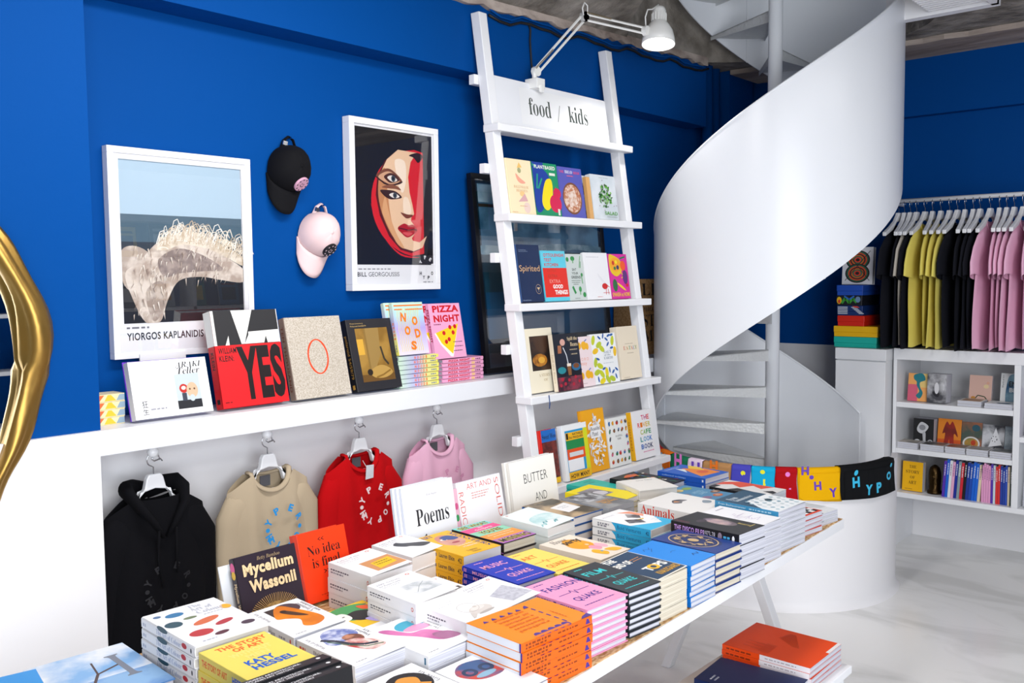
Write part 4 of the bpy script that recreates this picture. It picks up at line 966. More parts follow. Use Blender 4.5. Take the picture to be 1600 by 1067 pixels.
# ================================================================== BOOKS ON THE LADDER
def lad(level, x0, x1, h, t, name, cover, prints, label, spine=None, sprints=(), hard=True, yoff=0.0, pages='pages', lift=0.0):
    z = LEDGES[level]; w_ = x1 - x0
    e = book(name, w_, h, t, cover, prints, spine, sprints, hard=hard, pages=pages, label=label, group='books on the display ladder')
    stand(e, (x0 + x1) / 2, yl(z) - .028 - yoff, z + .0008 + t * math.sin(RAD(8.3)) * 0 + lift, h, t, 8.3)
    return e
def ladder_books():
    lad(1, 3.138, 3.314, .252, .024, 'cookbook', '#f2e3bd', [('p', [(.42, .84), (.52, .95), (.62, .86)], '#eec06a'), ('e', .50, .80, .07, .05, '#a7a67a'), ('s', [(.34, .74), (.50, .66), (.70, .58), (.52, .56), (.38, .62)], '#f0a58e'), ('T', 'BALLYMALOE', .22, .47, .80, .52, '#dba070', 'serif'), ('T', 'DESSERTS', .30, .40, .74, .45, '#dba070', 'serif'), ('e', .52, .37, .10, .05, '#f2c88a'), ('p', [(.34, .22), (.72, .24), (.62, .38)], '#d9a8ac'), ('e', .66, .12, .13, .10, '#e8cdc4'), ('d', .38, .14, .68, .012, '#dba070'), ('T', 'PHAIDON', .06, .02, .26, .04, '#dba070')], 'cream dessert cookbook with pastel shapes, top ladder row')
    lad(1, 3.322, 3.506, .252, .024, 'cookbook', '#0c8f63', [('r', 0, .55, .45, 1, '#123a9c'), ('s', [(.02, .6), (.3, .9), (.66, .72), (.5, .45), (.25, .1), (.0, .1)], '#123a9c'), ('l', [(.1, .5), (.18, .78)], .05, '#18a07a'), ('l', [(.16, .5), (.34, .70)], .05, '#18a07a'), ('l', [(.02, .95), (.16, .90)], .05, '#18a07a'), ('s', [(.30, .40), (.48, .66), (.70, .70), (.74, .52), (.62, .20), (.42, .10), (.26, .2)], '#f3dc16'), ('e', .80, .24, .24, .17, '#d3184e'), ('e', .90, .44, .16, .10, '#d3184e'), ('l', [(.80, .4), (.86, .56)], .02, '#d3184e'), ('T', 'PLANTBASED', .08, .88, .92, .95, '#f4f4ee', 'bold'), ('r', .66, .77, .90, .82, '#e9e9df'), ('r', .86, .02, .94, .14, '#e9e9df')], 'blue green cookbook with a yellow fruit, top ladder row')
    lad(1, 3.514, 3.702, .246, .022, 'cookbook', '#5659b4', [('T', 'THE', .06, .88, .24, .93, '#e0475c', 'bold'), ('T', 'BREAD', .29, .88, .60, .94, '#eceaf2', 'serif'), ('T', 'BOOK', .66, .88, .92, .93, '#e0475c', 'bold'), ('d', .36, .82, .62, .02, '#e0687a'), ('e', .49, .38, .40, .32, '#7c4a2f'), ('e', .49, .38, .36, .28, '#b9704a/#e5cdbb@60'), ('p', [(.30, .48), (.62, .56), (.70, .28), (.36, .20)], '#e9d8cf/#d2a68c@50')], 'violet cookbook with a round loaf, top ladder row')
    lad(1, 3.745, 3.768, .225, .17, 'cookbook', '#d9a765', [], 'tan cookbook seen edge-on beside the salad cookbook', yoff=-.13) if False else None
    LV = [('r', 0, 0, 1, 1, '#dde3ea/#cdd6de@8'), ('T', 'A BOOK OF GREEN', .34, .93, .72, .95, '#6b7a72')]
    rnd = random.Random(2)
    for i in range(95):
        a = rnd.uniform(0, 6.28); r = rnd.random() ** .6; LV.append(('e', .52 + .27 * r * math.cos(a), .53 + .27 * r * math.sin(a), rnd.uniform(.02, .05), rnd.uniform(.010, .022), rnd.choice(['#3f8f2a', '#2c6b22', '#6cb544', '#1f5a24', '#8acb5c']), rnd.uniform(0, 180)))
    for i in range(14): LV.append(('e', rnd.uniform(.1, .95), rnd.uniform(.2, .92), .014, .010, '#7a3a5a'))
    LV += [('T', 'SALAD', .40, .10, .92, .18, '#4f9a34', 'bold'), ('d', .48, .05, .90, .012, '#8a9a92')]
    lad(1, 3.772, 3.985, .228, .032, 'cookbook', '#d5dce4', LV, 'pale cookbook with a heap of green salad, top ladder row', '#dfe5ea', [('T', 'SALAD', .35, .25, .65, .7, '#4f9a34', 'bold')])
    lad(1, 3.735, 3.766, .212, .02, 'cookbook', '#dca868', [], 'thin tan cookbook next to the salad cookbook', '#dca868', hard=False)
    # second row
    lad(2, 3.138, 3.300, .262, .03, 'cookbook', '#14284e', [('T', 'Cocktails from', .10, .90, .42, .915, '#8fa0bd'), ('T', 'Around the World', .10, .875, .48, .89, '#8fa0bd'), ('T', 'Spirited', .05, .50, .93, .64, '#d2a879', 'sans'), ('o', .78, .22, .12, .085, .93, '#c0a58a'), ('p', [(.71, .25), (.85, .25), (.78, .20)], '#d2b48a'), ('r', .775, .17, .785, .21, '#d2b48a'), ('T', 'PHAIDON', .06, .02, .40, .04, '#8fa0bd')], 'navy cocktail book with tan lettering, second ladder row', '#1c4a86', [('r', .4, .2, .6, .8, '#d8dfe8')])
    lad(2, 3.312, 3.490, .238, .022, 'cookbook', '#5cc8e0', [('r', 0, .08, 1, .66, '#e02a1a'), ('T', 'OTTOLENGHI', .08, .88, .94, .945, '#d32a1c', 'bold'), ('T', 'TEST', .08, .785, .40, .85, '#d32a1c', 'bold'), ('T', 'KITCHEN', .08, .69, .66, .755, '#d32a1c', 'bold'), ('T', 'EXTRA', .18, .58, .55, .63, '#c9321f', 'bold'), ('T', 'EXTRA', .18, .47, .58, .53, '#b93a2c', 'bold'), ('T', 'EXTRA', .22, .36, .68, .43, '#ee8f86', 'bold'), ('T', 'GOOD', .34, .25, .76, .33, '#f6f4f2', 'black'), ('T', 'THINGS', .40, .13, .94, .22, '#f6f4f2', 'black')], 'turquoise and red cookbook with white letters, second ladder row')
    VG = [('T', 'EAT', .32, .64, .56, .69, '#24342c', 'bold'), ('T', 'YOUR', .28, .56, .64, .61, '#24342c', 'bold'), ('T', 'GREENS!', .22, .47, .78, .53, '#24342c', 'bold'), ('d', .22, .42, .74, .015, '#6a7a70'), ('d', .22, .38, .7, .015, '#6a7a70'), ('d', .3, .34, .6, .015, '#6a7a70'), ('e', .40, .90, .12, .05, '#2f8f4a'), ('r', .38, .80, .43, .88, '#5aa862'), ('e', .10, .88, .08, .05, '#2f8f4a'), ('l', [(.74, .70), (.80, .86), (.86, .96)], .03, '#4aa35a'), ('l', [(.80, .70), (.84, .84)], .03, '#2f8f4a'), ('e', .84, .55, .06, .04, '#2f8f4a'), ('l', [(.82, .52), (.84, .36)], .04, '#4aa35a'), ('l', [(.24, .30), (.38, .15)], .10, '#2f8f4a'), ('e', .66, .24, .08, .06, '#3f9a55'), ('r', .63, .12, .67, .2, '#5aa862'), ('e', .88, .12, .09, .055, '#2f8f4a'), ('d', .3, .04, .6, .012, '#6a7a70')]
    lad(2, 3.496, 3.632, .226, .016, 'cookbook', '#c9d2d0', VG, 'pale grey vegetable cookbook, second ladder row', yoff=-.004)
    lad(2, 3.638, 3.835, .234, .02, 'cookbook', '#eeeef2', [('d', .10, .90, .62, .012, '#c0c0ca'), ('l', [(.50, .55), (.86, .30)], .008, '#c9c9d2'), ('l', [(.52, .50), (.84, .26)], .008, '#c9c9d2'), ('e', .76, .28, .12, .065, '#cc1c1c'), ('l', [(.86, .30), (.95, .26)], .02, '#cc1c1c'), ('l', [(.80, .22), (.78, .10)], .02, '#cc1c1c'), ('l', [(.66, .14), (.94, .14)], .012, '#cc1c1c'), ('l', [(.88, .22), (.9, .1)], .02, '#cc1c1c'), ('d', .4, .05, .62, .012, '#cc6a6a')], 'white cookbook with a small red drawing, second ladder row')
    SP = [('s', [(.05, .95), (.22, .98), (.62, .86), (.66, .62), (.36, .5), (.06, .62)], '#e8c11e'), ('e', .34, .76, .26, .16, '#f3a41e'), ('e', .46, .70, .07, .05, '#2a2f6a'), ('e', .24, .80, .06, .05, '#cc2a20'), ('e', .40, .82, .06, .04, '#f3e21e'), ('e', .30, .68, .06, .04, '#2f7a3a'), ('l', [(.60, .6), (.72, .5), (.6, .46)], .04, '#e8c11e'), ('e', .74, .74, .14, .11, '#ef5a22'), ('l', [(.62, .9), (.9, .94)], .05, '#1f7a4a'), ('e', .80, .48, .13, .16, '#5a2a7a'), ('e', .22, .30, .12, .14, '#1f6a3a'), ('s', [(.34, .36), (.6, .28), (.78, .18), (.66, .2), (.44, .28)], '#f3d21e'), ('e', .86, .3, .06, .04, '#d2201e'), ('T', 'SPANISH at HOME', -.30 + .32, .05, .96, .14, '#f3c81e', 'bold')]
    lad(2, 3.842, 4.008, .230, .018, 'cookbook', '#d5249a', SP, 'magenta cookbook with colourful food drawings, second ladder row')
    # third row
    lad(3, 3.138, 3.335, .292, .034, 'cookbook', '#efe6cf', [('r', .16, .34, .84, .88, '#2a2320/#4a3428@14'), ('e', .46, .50, .26, .10, '#b97a2c/#7a4a1e@40'), ('e', .52, .50, .12, .05, '#e0a842'), ('T', 'A STORY OF', .36, .24, .92, .29, '#b8a27a', 'serif'), ('T', 'OF', .52, .17, .66, .21, '#b8a27a', 'serif')], 'cream cookbook with a dark food photograph, third ladder row', '#efe6cf', yoff=-.012)
    BN = [('r', 0, 0, 1, 1, '#1c2130/#12151f@6'), ('T', 'Spill the', .56, .86, .96, .94, '#e6cfa6', 'serif'), ('T', 'Beans', .66, .77, .96, .84, '#e6cfa6', 'serif'), ('d', .62, .70, .92, .02, '#b9a88a'), ('d', .66, .62, .9, .02, '#b9a88a'), ('e', .36, .85, .10, .06, '#d8a698'), ('p', [(.16, .80), (.30, .80), (.28, .66), (.14, .66)], '#a86a4a'), ('l', [(.36, .76), (.46, .62), (.50, .44)], .03, '#dfe3ea'), ('p', [(.44, .46), (.60, .46), (.58, .26), (.46, .26)], '#8a5a34'), ('r', .44, .42, .60, .47, '#efe2d4'), ('r', 0, .0, 1, .24, '#3a2430/#8a3a4a@22'), ('e', .22, .36, .16, .06, '#2a8a96'), ('e', .80, .40, .18, .07, '#2a6a96'), ('e', .80, .42, .12, .045, '#7a4a2a')]
    for x, y in ((.2, .2), (.3, .12), (.46, .18), (.62, .10), (.72, .22), (.12, .1), (.86, .14)): BN.append(('e', x, y, .05, .03, '#b3243a'))
    lad(3, 3.282, 3.472, .262, .026, 'cookbook', '#1c2130', BN, 'dark coffee cookbook with a poured drink, third ladder row', '#ecdfca', [('T', 'Spill the Beans', .35, .25, .85, .75, '#b9a88a')], yoff=.032, pages='pages_cream')
    KR = [('T', 'K O R O', .12, .52, .74, .58, '#ea9a82', 'sans'), ('T', 'easy', .22, .41, .6, .48, '#ea9a82', 'sans'), ('d', .1, .06, .5, .012, '#b9a0a0')]
    for x, y in ((.04, .84), (.52, .82), (.04, .24), (.60, .24)): KR += [('e', x, y, .17, .085, '#f2b21c'), ('e', x + .2, y - .02, .1, .07, '#f2b21c'), ('l', [(x + .06, y + .08), (x + .2, y + .12)], .035, '#2a6ab8')]
    lad(3, 3.474, 3.60, .240, .018, 'cookbook', '#f0dde0', KR, 'pale pink cookbook with yellow fruit, third ladder row', yoff=.010)
    SE = []; rnd = random.Random(8)
    for x, y in ((.10, .88), (.30, .78), (.14, .66), (.40, .70), (.86, .84), (.92, .62), (.10, .44), (.26, .36), (.12, .24), (.30, .2), (.50, .22), (.70, .08), (.52, .08), (.3, .06)): SE.append(('e', x, y, .12, .055, rnd.choice(['#f2c21a', '#c6cf2a', '#e8d420', '#b8c832']), rnd.uniform(0, 180)))
    for x, y in ((.34, .92), (.5, .95), (.62, .88), (.72, .95), (.84, .96), (.66, .78), (.4, .3), (.2, .5), (.62, .26), (.76, .22), (.9, .26), (.86, .12), (.14, .1), (.8, .7)): SE.append(('e', x, y, .07, .022, '#1d5aa8', rnd.uniform(0, 180)))
    SE += [('T', 'SALT', .46, .60, .76, .65, '#9aa6b4', 'serif'), ('T', 'of the', .46, .54, .72, .585, '#9aa6b4', 'italic'), ('T', 'EARTH', .44, .48, .80, .53, '#9aa6b4', 'serif'), ('d', .4, .40, .8, .01, '#b0bac4')]
    lad(3, 3.604, 3.812, .246, .020, 'cookbook', '#f1f3f5', SE, 'white cookbook covered in yellow and blue flowers, third ladder row', yoff=.006)
    lad(3, 3.842, 4.022, .268, .046, 'cookbook', '#ebdec8', [('d', .32, .66, .72, .012, '#a89a86'), ('T', 'E', .22, .55, .32, .62, '#d0614a', 'serif'), ('T', 'A', .34, .55, .46, .62, '#c78a3a', 'serif'), ('T', 'T', .48, .55, .58, .62, '#4a9a6a', 'serif'), ('T', 'A', .58, .55, .69, .62, '#d0614a', 'serif'), ('T', 'L', .70, .55, .78, .62, '#4a7ab0', 'serif'), ('T', 'Y', .79, .55, .90, .62, '#7a9a4a', 'serif'), ('d', .38, .48, .70, .012, '#a89a86'), ('T', 'PHAIDON', .10, .02, .38, .04, '#a89a86')], 'thick cream cookbook with small multicoloured title, third ladder row', '#eadfcb')
    rb = MB(); rb.prism([(0, 0), (.006, 0), (.012, -.04), (.008, -.062), (.003, -.062), (.006, -.03)], -.001, 0, '#1e4a86'); o = rb.build('ribbon'); o.location = (3.19, yl(1.135) - .074, 1.135); tag(o, 'blue ribbon bookmark hanging over the third ladder ledge', 'ribbon')
    # bottom row
    lad(4, 3.138, 3.262, .245, .026, 'picture_book', '#e02418', [('r', .16, .78, 1, 1, '#1f6ac0'), ('T', 'Sweet Woo', .20, .83, .98, .92, '#12203a', 'serifb'), ('r', .16, .10, 1, .78, '#7a2f26/#50201c@40'), ('r', .16, 0, 1, .1, '#f0c020')], 'red and blue book with a brown grained panel, bottom ladder row', '#e02418')
    lad(4, 3.276, 3.462, .252, .032, 'picture_book', '#f0f2f4', [('r', .10, 0, 1, .90, '#2a9ad0'), ('r', .84, 0, 1, .90, '#d8dc20'), ('r', .12, .72, .84, .86, '#f2b81c'), ('T', 'NATHALIE', .40, .80, .82, .845, '#141414', 'bold'), ('T', 'DU PASQUIER', .26, .735, .82, .785, '#141414', 'bold'), ('r', .14, .74, .22, .85, '#141414'), ('r', .12, .56, .84, .72, '#1f8a4a'), ('r', .12, .37, .84, .56, '#e8541e'), ('r', .20, .42, .76, .50, '#d8dade'), ('r', .12, .16, .74, .37, '#f4f5f8'), ('r', .10, 0, .98, .145, '#f2b81c'), ('T', 'HOW MANY', .16, .03, .92, .11, '#141414', 'bold')], 'striped white blue and yellow book with black letters, bottom ladder row', '#eef2f6', yoff=.026)
    PL = [('r', 0, 0, 1, 1, '#f3ab16')]; rnd = random.Random(4)
    for i in range(80):
        a = rnd.uniform(0, 6.28); r = rnd.random() ** .5; PL.append(('e', .56 + .36 * r * math.cos(a), .50 + .42 * r * math.sin(a), rnd.uniform(.05, .10), rnd.uniform(.010, .022), rnd.choice(['#f2f2f4', '#e2e2e6', '#f8f8f8', '#d0d0d6']), rnd.uniform(0, 180)))
    PL += [('r', .30, .54, .74, .74, '#f4f4f6'), ('T', 'Beautiful', .32, .66, .72, .72, '#23242a', 'serif'), ('T', 'Planet', .36, .57, .62, .64, '#23242a', 'serif'), ('e', .62, .22, .03, .03, '#c9a020'), ('l', [(.62, .26), (.64, .16)], .02, '#23242a')]
    lad(4, 3.465, 3.645, .298, .024, 'picture_book', '#f3ab16', PL, 'tall yellow book with white leaves, bottom ladder row', '#efa410', yoff=.0)
    ET = [('T', 'EATING', .36, .60, .70, .64, '#33343a', 'serif'), ('T', 'TIME', .42, .54, .62, .58, '#33343a', 'serif')]; rnd = random.Random(12)
    cl = ['#2f7a4a', '#c23a2a', '#e0a020', '#2f6aa8', '#8a5a34', '#4a4a52', '#d06a8a']
    for gx in range(5):
        for gy in range(6):
            if .28 < (gx + .5) / 5 < .75 and 2 <= gy <= 3: continue
            x, y = (gx + .5) / 5 + rnd.uniform(-.03, .03), (gy + .5) / 6 * .94 + .03
            ET += [('e', x, y, rnd.uniform(.04, .075), rnd.uniform(.025, .045), rnd.choice(cl), rnd.uniform(0, 90)), ('e', x + .02, y + .03, .03, .02, rnd.choice(cl))]
    lad(4, 3.652, 3.822, .238, .020, 'picture_book', '#eef0ee', ET, 'white book scattered with tiny drawings, bottom ladder row', yoff=.008)
    RC = ['#e0303a', '#ef7f1a', '#e8b81a', '#3fa24a', '#1f9ac8', '#1f3f8a']
    def rain(t, y0, y1, x0, x1, cs):
        n = len(t); out = []
        for i, ch in enumerate(t): out.append(('T', ch, x0 + (x1 - x0) * (i + .06) / n, y0, x0 + (x1 - x0) * (i + .90) / n, y1, cs[i % len(cs)], 'bold'))
        return out
    RV = rain('THE', .80, .90, .46, .88, ['#d81f6a', '#c01f7a', '#e0303a']) + rain('RIVER', .65, .75, .26, .90, ['#e0303a', '#ef7f1a', '#e8a81a', '#e8b81a', '#c8c01a']) + rain('CAFE', .50, .60, .36, .90, ['#b8c020', '#7ab52a', '#3fa24a', '#2a9a6a']) + rain('LOOK', .35, .45, .32, .92, ['#1f9a9a', '#1f9ac8', '#1f8ad0', '#2a7ad0']) + rain('BOOK', .20, .30, .32, .92, ['#2a6ac0', '#1f3f9a', '#1f2f7a', '#1a2560']) + [('d', .40, .13, .92, .016, '#e06aa0')]
    lad(4, 3.868, 4.055, .245, .030, 'picture_book', '#f5f4f6', RV, 'white book with rainbow capitals, bottom ladder row', '#f5b814', [('d', .2, .35, .8, .3, '#d08a10')], yoff=.004)
    s_ = MB(); s_.prism([(3.830, .7285), (3.870, .7285), (3.870, .975), (3.830, .975)], -.004, 0, '#f5b814', 'xz')
ladder_books()
# ================================================================== BOOKS ON THE TABLE
ZT = TH + .0006
def quake(nm, cover, ink, w_, h_, t_, word, spine_ink, pages='pages', hard=True):
    P = [('d', .20, .91, .42, .022, ink), ('T', word, .16, .67, .16 + .115 * len(word) * (1.25 if len(word) < 5 else 1.05), .80, ink, 'bold'), ('l', [(.16, .50), (.44, .50), (.48, .56), (.52, .43), (.56, .53), (.60, .50), (.88, .50)], .018, ink), ('T', 'QUAKE', .22, .22, .80, .36, ink, 'bold'), ('d', .14, .10, .86, .018, ink)]
    S_ = [('r', .04, .2, .055, .8, ink), ('r', .07, .2, .085, .8, ink), ('T', word, .20, .22, .47, .78, spine_ink, 'bold'), ('r', .52, .2, .56, .8, spine_ink), ('T', 'QUAKE', .62, .22, .84, .78, spine_ink, 'bold'), ('r', .91, .3, .95, .7, ink)]
    return book(nm, w_, h_, t_, cover, P, cover, S_, pages=pages, hard=hard)
def table_books():
    # ---- front row, along the aisle edge
    OR = '#f07a12'; VI = '#4a2f8a'
    P = [('r', 0, .0, .06, 1, OR), ('p', [(.30, .985), (.44, .985), (.37, .86)], VI), ('p', [(.0, 1), (.10, .9), (.10, 1)], VI)]
    # scallops and dashes run along the edges
    P = [('e', .06 + .11 * i, .02, .055, .05, VI) for i in range(9)]
    P = [('p', [(.035, .26 + .085 * i), (.035, .32 + .085 * i), (.085, .29 + .085 * i)], VI) for i in range(0)]
    P += [('e', .05, .34 + .095 * i, .07, .047, VI) for i in range(5)] + [('r', .0, .32, .05, .80, OR)]
    P += [('r', .10 + .14 * i, .28, .185 + .14 * i, .30, VI) for i in range(6)]
    P += [('p', [(.62 + .10 * i, .14), (.70 + .10 * i, .22), (.70 + .10 * i, .08)], VI) for i in range(0)]
    P += [('p', [(.80, .90 - .11 * i), (.87, .865 - .11 * i), (.80, .83 - .11 * i)], VI) for i in range(6)]
    P += [('p', [(.0, .0), (.10, .0), (.06, .10), (.0, .16)], VI)]
    P += [('T', t, .24 + .095 * i, .40, .295 + .095 * i, .80, '#d9640c', 'bold', 90) for i, t in enumerate(('radical', 'fashion', 'exercises', 'a workbook', 'of modes', 'and method'))]
    P += [('d', .2, .2, .5, .012, '#c9590c')]
    S_ = [('d', .06, .52, .40, .26, '#8a3a08'), ('d', .06, .18, .34, .22, '#8a3a08'), ('d', .50, .45, .80, .2, '#8a3a08'), ('p', [(.90, .22), (.97, .22), (.94, .82), (.915, .82)], VI)]
    e = book('exercise_book', .178, .238, .0205, '#f58a14', P, '#f2640a', S_, pages='#e9edf6', fore=())
    tb = MB(); tb.box(-.0895, -.0845, .1196, .1200, .0, .0205, VI); tb.build('corner_mark', e)
    e['group'] = 'orange exercise books'
    stack(e, 'orange paperback with violet edge shapes', 1.602, 1.354, ZT, 86, .0205, 6, rj=.8)
    e = quake('paperback_book', '#f09cc4', '#3a2a8a', .158, .226, .0165, 'FASHION', '#2f2a8a', hard=True)
    stack(e, 'pink book with violet pulse line cover', 1.832, 1.402, ZT, -4, .0165, 7, rj=.9)
    e = quake('paperback_book', '#2b3038', '#29c7c9', .132, .232, .0165, 'FILM', '#29c7c9', hard=True)
    stack(e, 'charcoal book with turquoise pulse line cover', 1.990, 1.396, ZT, -6, .0165, 7, rj=.9)
    P = [('r', .02, .02, .98, .98, '#173a5a'), ('T', 'THE', .06, .84, .36, .96, '#f2efe6', 'black'), ('T', 'END OF', .04, .64, .52, .78, '#f2efe6', 'black'), ('d', .55, .72, .85, .02, '#c98a4a'), ('d', .55, .66, .85, .02, '#c98a4a'), ('T', 'T  PS', .30, .26, .92, .42, '#f2efe6', 'black'), ('o', .56, .34, .13, .09, .5, '#f2b81c'), ('T', 'KNAUSGAARD', .30, .08, .96, .20, '#d8a42a', 'bold')]
    e = book('novel', .140, .205, .0285, '#efe9dc', P, '#efe9dc', [('T', 'THE END OF', .1, .2, .6, .8, '#173a5a', 'bold')], pages='pages_cream', curl=.006)
    stack(e, 'navy patterned novel with cream page edges', 2.128, 1.388, ZT, -2, .0285, 4, rj=1.2)
    P = [('r', 0, 0, 1, 1, '#0f86e0'), ('l', [(.22, .80), (.30, .86), (.40, .80), (.50, .86)], .02, '#0a4f9a'), ('l', [(.3, .72), (.48, .80)], .02, '#0a4f9a'), ('l', [(.5, .5), (.6, .53), (.7, .5)], .015, '#0a4f9a'), ('l', [(.66, .2), (.74, .26), (.84, .2), (.9, .26)], .025, '#0a3a7a')]
    e = book('paperback_book', .134, .216, .0142, '#0f86e0', P, '#0c74cc', [('T', 'GEORGIO SADRI STORY OF MERUSUNI', .05, .3, .95, .7, '#0a2a5a', 'bold')], curl=.003)
    stack(e, 'bright blue glossy paperback at the aisle edge', 2.274, 1.385, ZT, -1, .0142, 8, rj=1.2)
    GD = '#c9ab7c'
    P = [('e', .52, .52, .42, .38, '#1c2f63')] + [('o', .50, .54, .42, .36, .95, GD)] + [('l', [(.5 + .36 * math.cos(i * .7) * .9, .54 + .3 * math.sin(i * .7)), (.5 + .2 * math.cos(i * .7 + .5), .54 + .18 * math.sin(i * .7 + .5)), (.5 + .32 * math.cos(i * .7 + .9), .54 + .28 * math.sin(i * .7 + .9))], .022, GD) for i in range(14)] + [('e', .5, .54, .10, .08, GD)] + [('e', .5 + .27 * math.cos(i), .54 + .24 * math.sin(i), .05, .04, GD) for i in range(6)]
    e = book('hardcover_book', .148, .226, .0232, '#1d3a82', P, '#1d3a82', [('o', .5, .5, .34, .34, .94, GD), ('r', .14, .22, .86, .26, GD), ('r', .14, .72, .86, .76, GD), ('T', 'ILLUSTRATED TALES', .2, .38, .8, .6, GD, 'serif'), ('r', .93, .3, .96, .7, GD)], hard=True, pages='pages_cream')
    stack(e, 'navy hardback with gold ornament', 2.430, 1.392, ZT, -3, .0232, 5, rj=.8)
    P = [('r', 0, 0, 1, 1, '#17161a'), ('e', .60, .50, .20, .24, '#9a8a86/#5a4a56@18', 0), ('e', .58, .52, .15, .19, '#c9a8a4/#8a7a8a@14'), ('e', .40, .70, .14, .06, '#3a2c38'), ('T', 'THE DISCO FILES', .06, .76, .14, .97, '#8a4a5a', 'bold', 270), ('T', 'VINCENT', .72, .12, .80, .30, '#d8c06a', 'bold', 0), ('d', .70, .10, .92, .018, '#d8c06a')]
    e = book('paperback_book', .150, .248, .0345, '#17161a', P, '#17161a', [('T', 'THE DISCO FILES', .05, .25, .50, .75, '#c99ae0', 'bold'), ('T', '1973-78', .50, .25, .66, .75, '#d8d2e0', 'light'), ('e', .73, .5, .03, .35, '#8a7a8a'), ('d', .78, .4, .87, .2, '#4aa8d8'), ('e', .92, .5, .018, .28, '#f2f2f2')])
    stack(e, 'thick black paperback with a mirror ball cover', 2.585, 1.404, ZT, -4, .0345, 4, rj=.8)
    P = [('l', [(.45 + .1 * math.sin(i * 1.7), .2 + .05 * i), (.55 + .2 * math.cos(i * 2.1), .24 + .045 * i), (.4 + .2 * math.sin(i), .28 + .04 * i)], .010, '#b8a8cc') for i in range(9)] + [('d', .5, .88, .85, .02, '#9a94a8')]
    e = book('paperback_book', .135, .232, .0245, '#f1f0f3', P, '#f1f0f3', curl=.003)
    stack(e, 'white paperback with a faint violet drawing', 2.752, 1.415, ZT, -4, .0245, 5, rj=1.0)
    P = [('r', 0, .62, 1, 1, '#1d4a66'), ('p', [(0, .62), (.0, .25), (.3, .62)], '#1d4a66'), ('T', 'From', .15, .80, .40, .90, '#dfe8ee', 'serif'), ('T', 'Bauhausmeister', .15, .70, .72, .79, '#dfe8ee', 'serif')] + [('e', .16 + .17 * (i % 5) + .06 * (i // 5 % 2), .08 + .10 * (i // 5), .045, .028, ['#b9cfd8', '#8fb0c0', '#dfe8ec', '#c9d6da'][i % 4], 30 * i) for i in range(28)] + [('e', .62, .42, .08, .05, '#173a4a')]
    e = book('paperback_book', .186, .244, .0168, '#eef2f4', P, '#3a8cb8', [('T', 'From Bauhausmeister', .06, .3, .5, .7, '#d8ecf4', 'sans'), ('d', .55, .3, .9, .3, '#a8d0e4')], curl=.003)
    stack(e, 'teal and white patterned paperback', 2.935, 1.430, ZT, -4, .0168, 8, rj=1.0)
    P = [('r', 0, .5, 1, 1, '#e84a2a'), ('e', .5, .8, .3, .12, '#f08ac0'), ('r', 0, .34, 1, .5, '#f2d21c'), ('r', .05, .05, .95, .34, '#17171b')] + [('r', .05 + .15 * i, .05 + .1 * (i % 2), .2 + .15 * i, .15 + .1 * (i % 2), '#f2f2f2') for i in range(6)]
    e = book('magazine', .15, .20, .0175, '#e84a2a', P, '#d8294a', [('r', .86, .0, 1, 1, '#d8294a')])
    stack(e, 'red and yellow checked magazine near the table corner', 3.135, 1.425, ZT, -6, .0175, 4, rj=2)
    P = [('p', [(0, 0), (0, 1), (.55, 1), (.2, .0)], '#2f9a4a'), ('p', [(0, 0), (0, .5), (.3, .2), (.3, 0)], '#1a1a1c')] + [('l', [(.4 + .09 * i, .95), (.75 + .06 * i, .3)], .025, '#c9ccd0') for i in range(6)]
    e = book('magazine', .14, .165, .0145, '#eceef0', P, '#2f9a4a')
    stack(e, 'green and white striped magazine at the table corner', 3.300, 1.415, ZT, -8, .0145, 3, rj=2)
    # ---- left foreground
    BL = ['#7c6a9a', '#1d6f9a', '#2a3f4a', '#7a8a5a', '#d96a3a', '#c22a2a', '#b02a3a', '#5a2a3a', '#f0b01c', '#5a3a4a']
    P = [('e', .13, .88, .05, .03, '#4a6f9a'), ('e', .32, .82, .12, .055, '#1f74a8'), ('e', .16, .60, .11, .075, '#1d4a5a'), ('e', .42, .66, .09, .03, '#6f7f5a'), ('e', .52, .50, .20, .055, '#d9693a', 18), ('e', .28, .26, .15, .075, '#c02a2e'), ('e', .66, .36, .14, .042, '#b8303a', 18), ('e', .46, .14, .10, .035, '#5a2a38', 10), ('e', .86, .20, .09, .045, '#4a3a4a'), ('e', .94, .70, .07, .06, '#f0b01c'),
         ('T', 'The', .56, .88, .74, .95, '#c3c8d4', 'serif'), ('T', 'Art of', .54, .79, .84, .87, '#c3c8d4', 'serif'), ('T', 'Colour', .56, .69, .92, .77, '#c3c8d4', 'serif'), ('d', .6, .64, .86, .014, '#c3c8d4'), ('d', .16, .06, .34, .016, '#c3c8d4')]
    S_ = [('T', 'The Art of Colour', .30, .25, .76, .75, '#93a0c4', 'serif'), ('e', .42, .95, .10, .28, '#1d4a5a'), ('e', .82, .60, .045, .26, '#c02a2e'), ('e', .94, .5, .012, .24, '#33333b'), ('d', .04, .3, .10, .3, '#b0b8cc')]
    e = book('art_book', .186, .266, .0242, WH, P, WH, S_, hard=True, pages='#d9d4cc')
    stack(e, 'white hardback with coloured pebble windows', 1.114, 1.940, ZT, -3, .0242, 5, rj=.6, jit=.0015)
    YL = '#f0dc62'
    P = [('T', 'THE STORY', .18, .84, .93, .94, '#ee6a14', 'black'), ('T', 'OF ART', .34, .72, .80, .82, '#ee6a14', 'black'), ('T', 'WITHOUT', .2, .60, .82, .70, '#f3e27a', 'black'), ('T', 'MEN', .36, .48, .7, .58, '#f3e27a', 'black'), ('T', 'KATY', .24, .33, .66, .45, '#1660c8', 'black'), ('T', 'HESSEL', .24, .19, .86, .31, '#1660c8', 'black')]
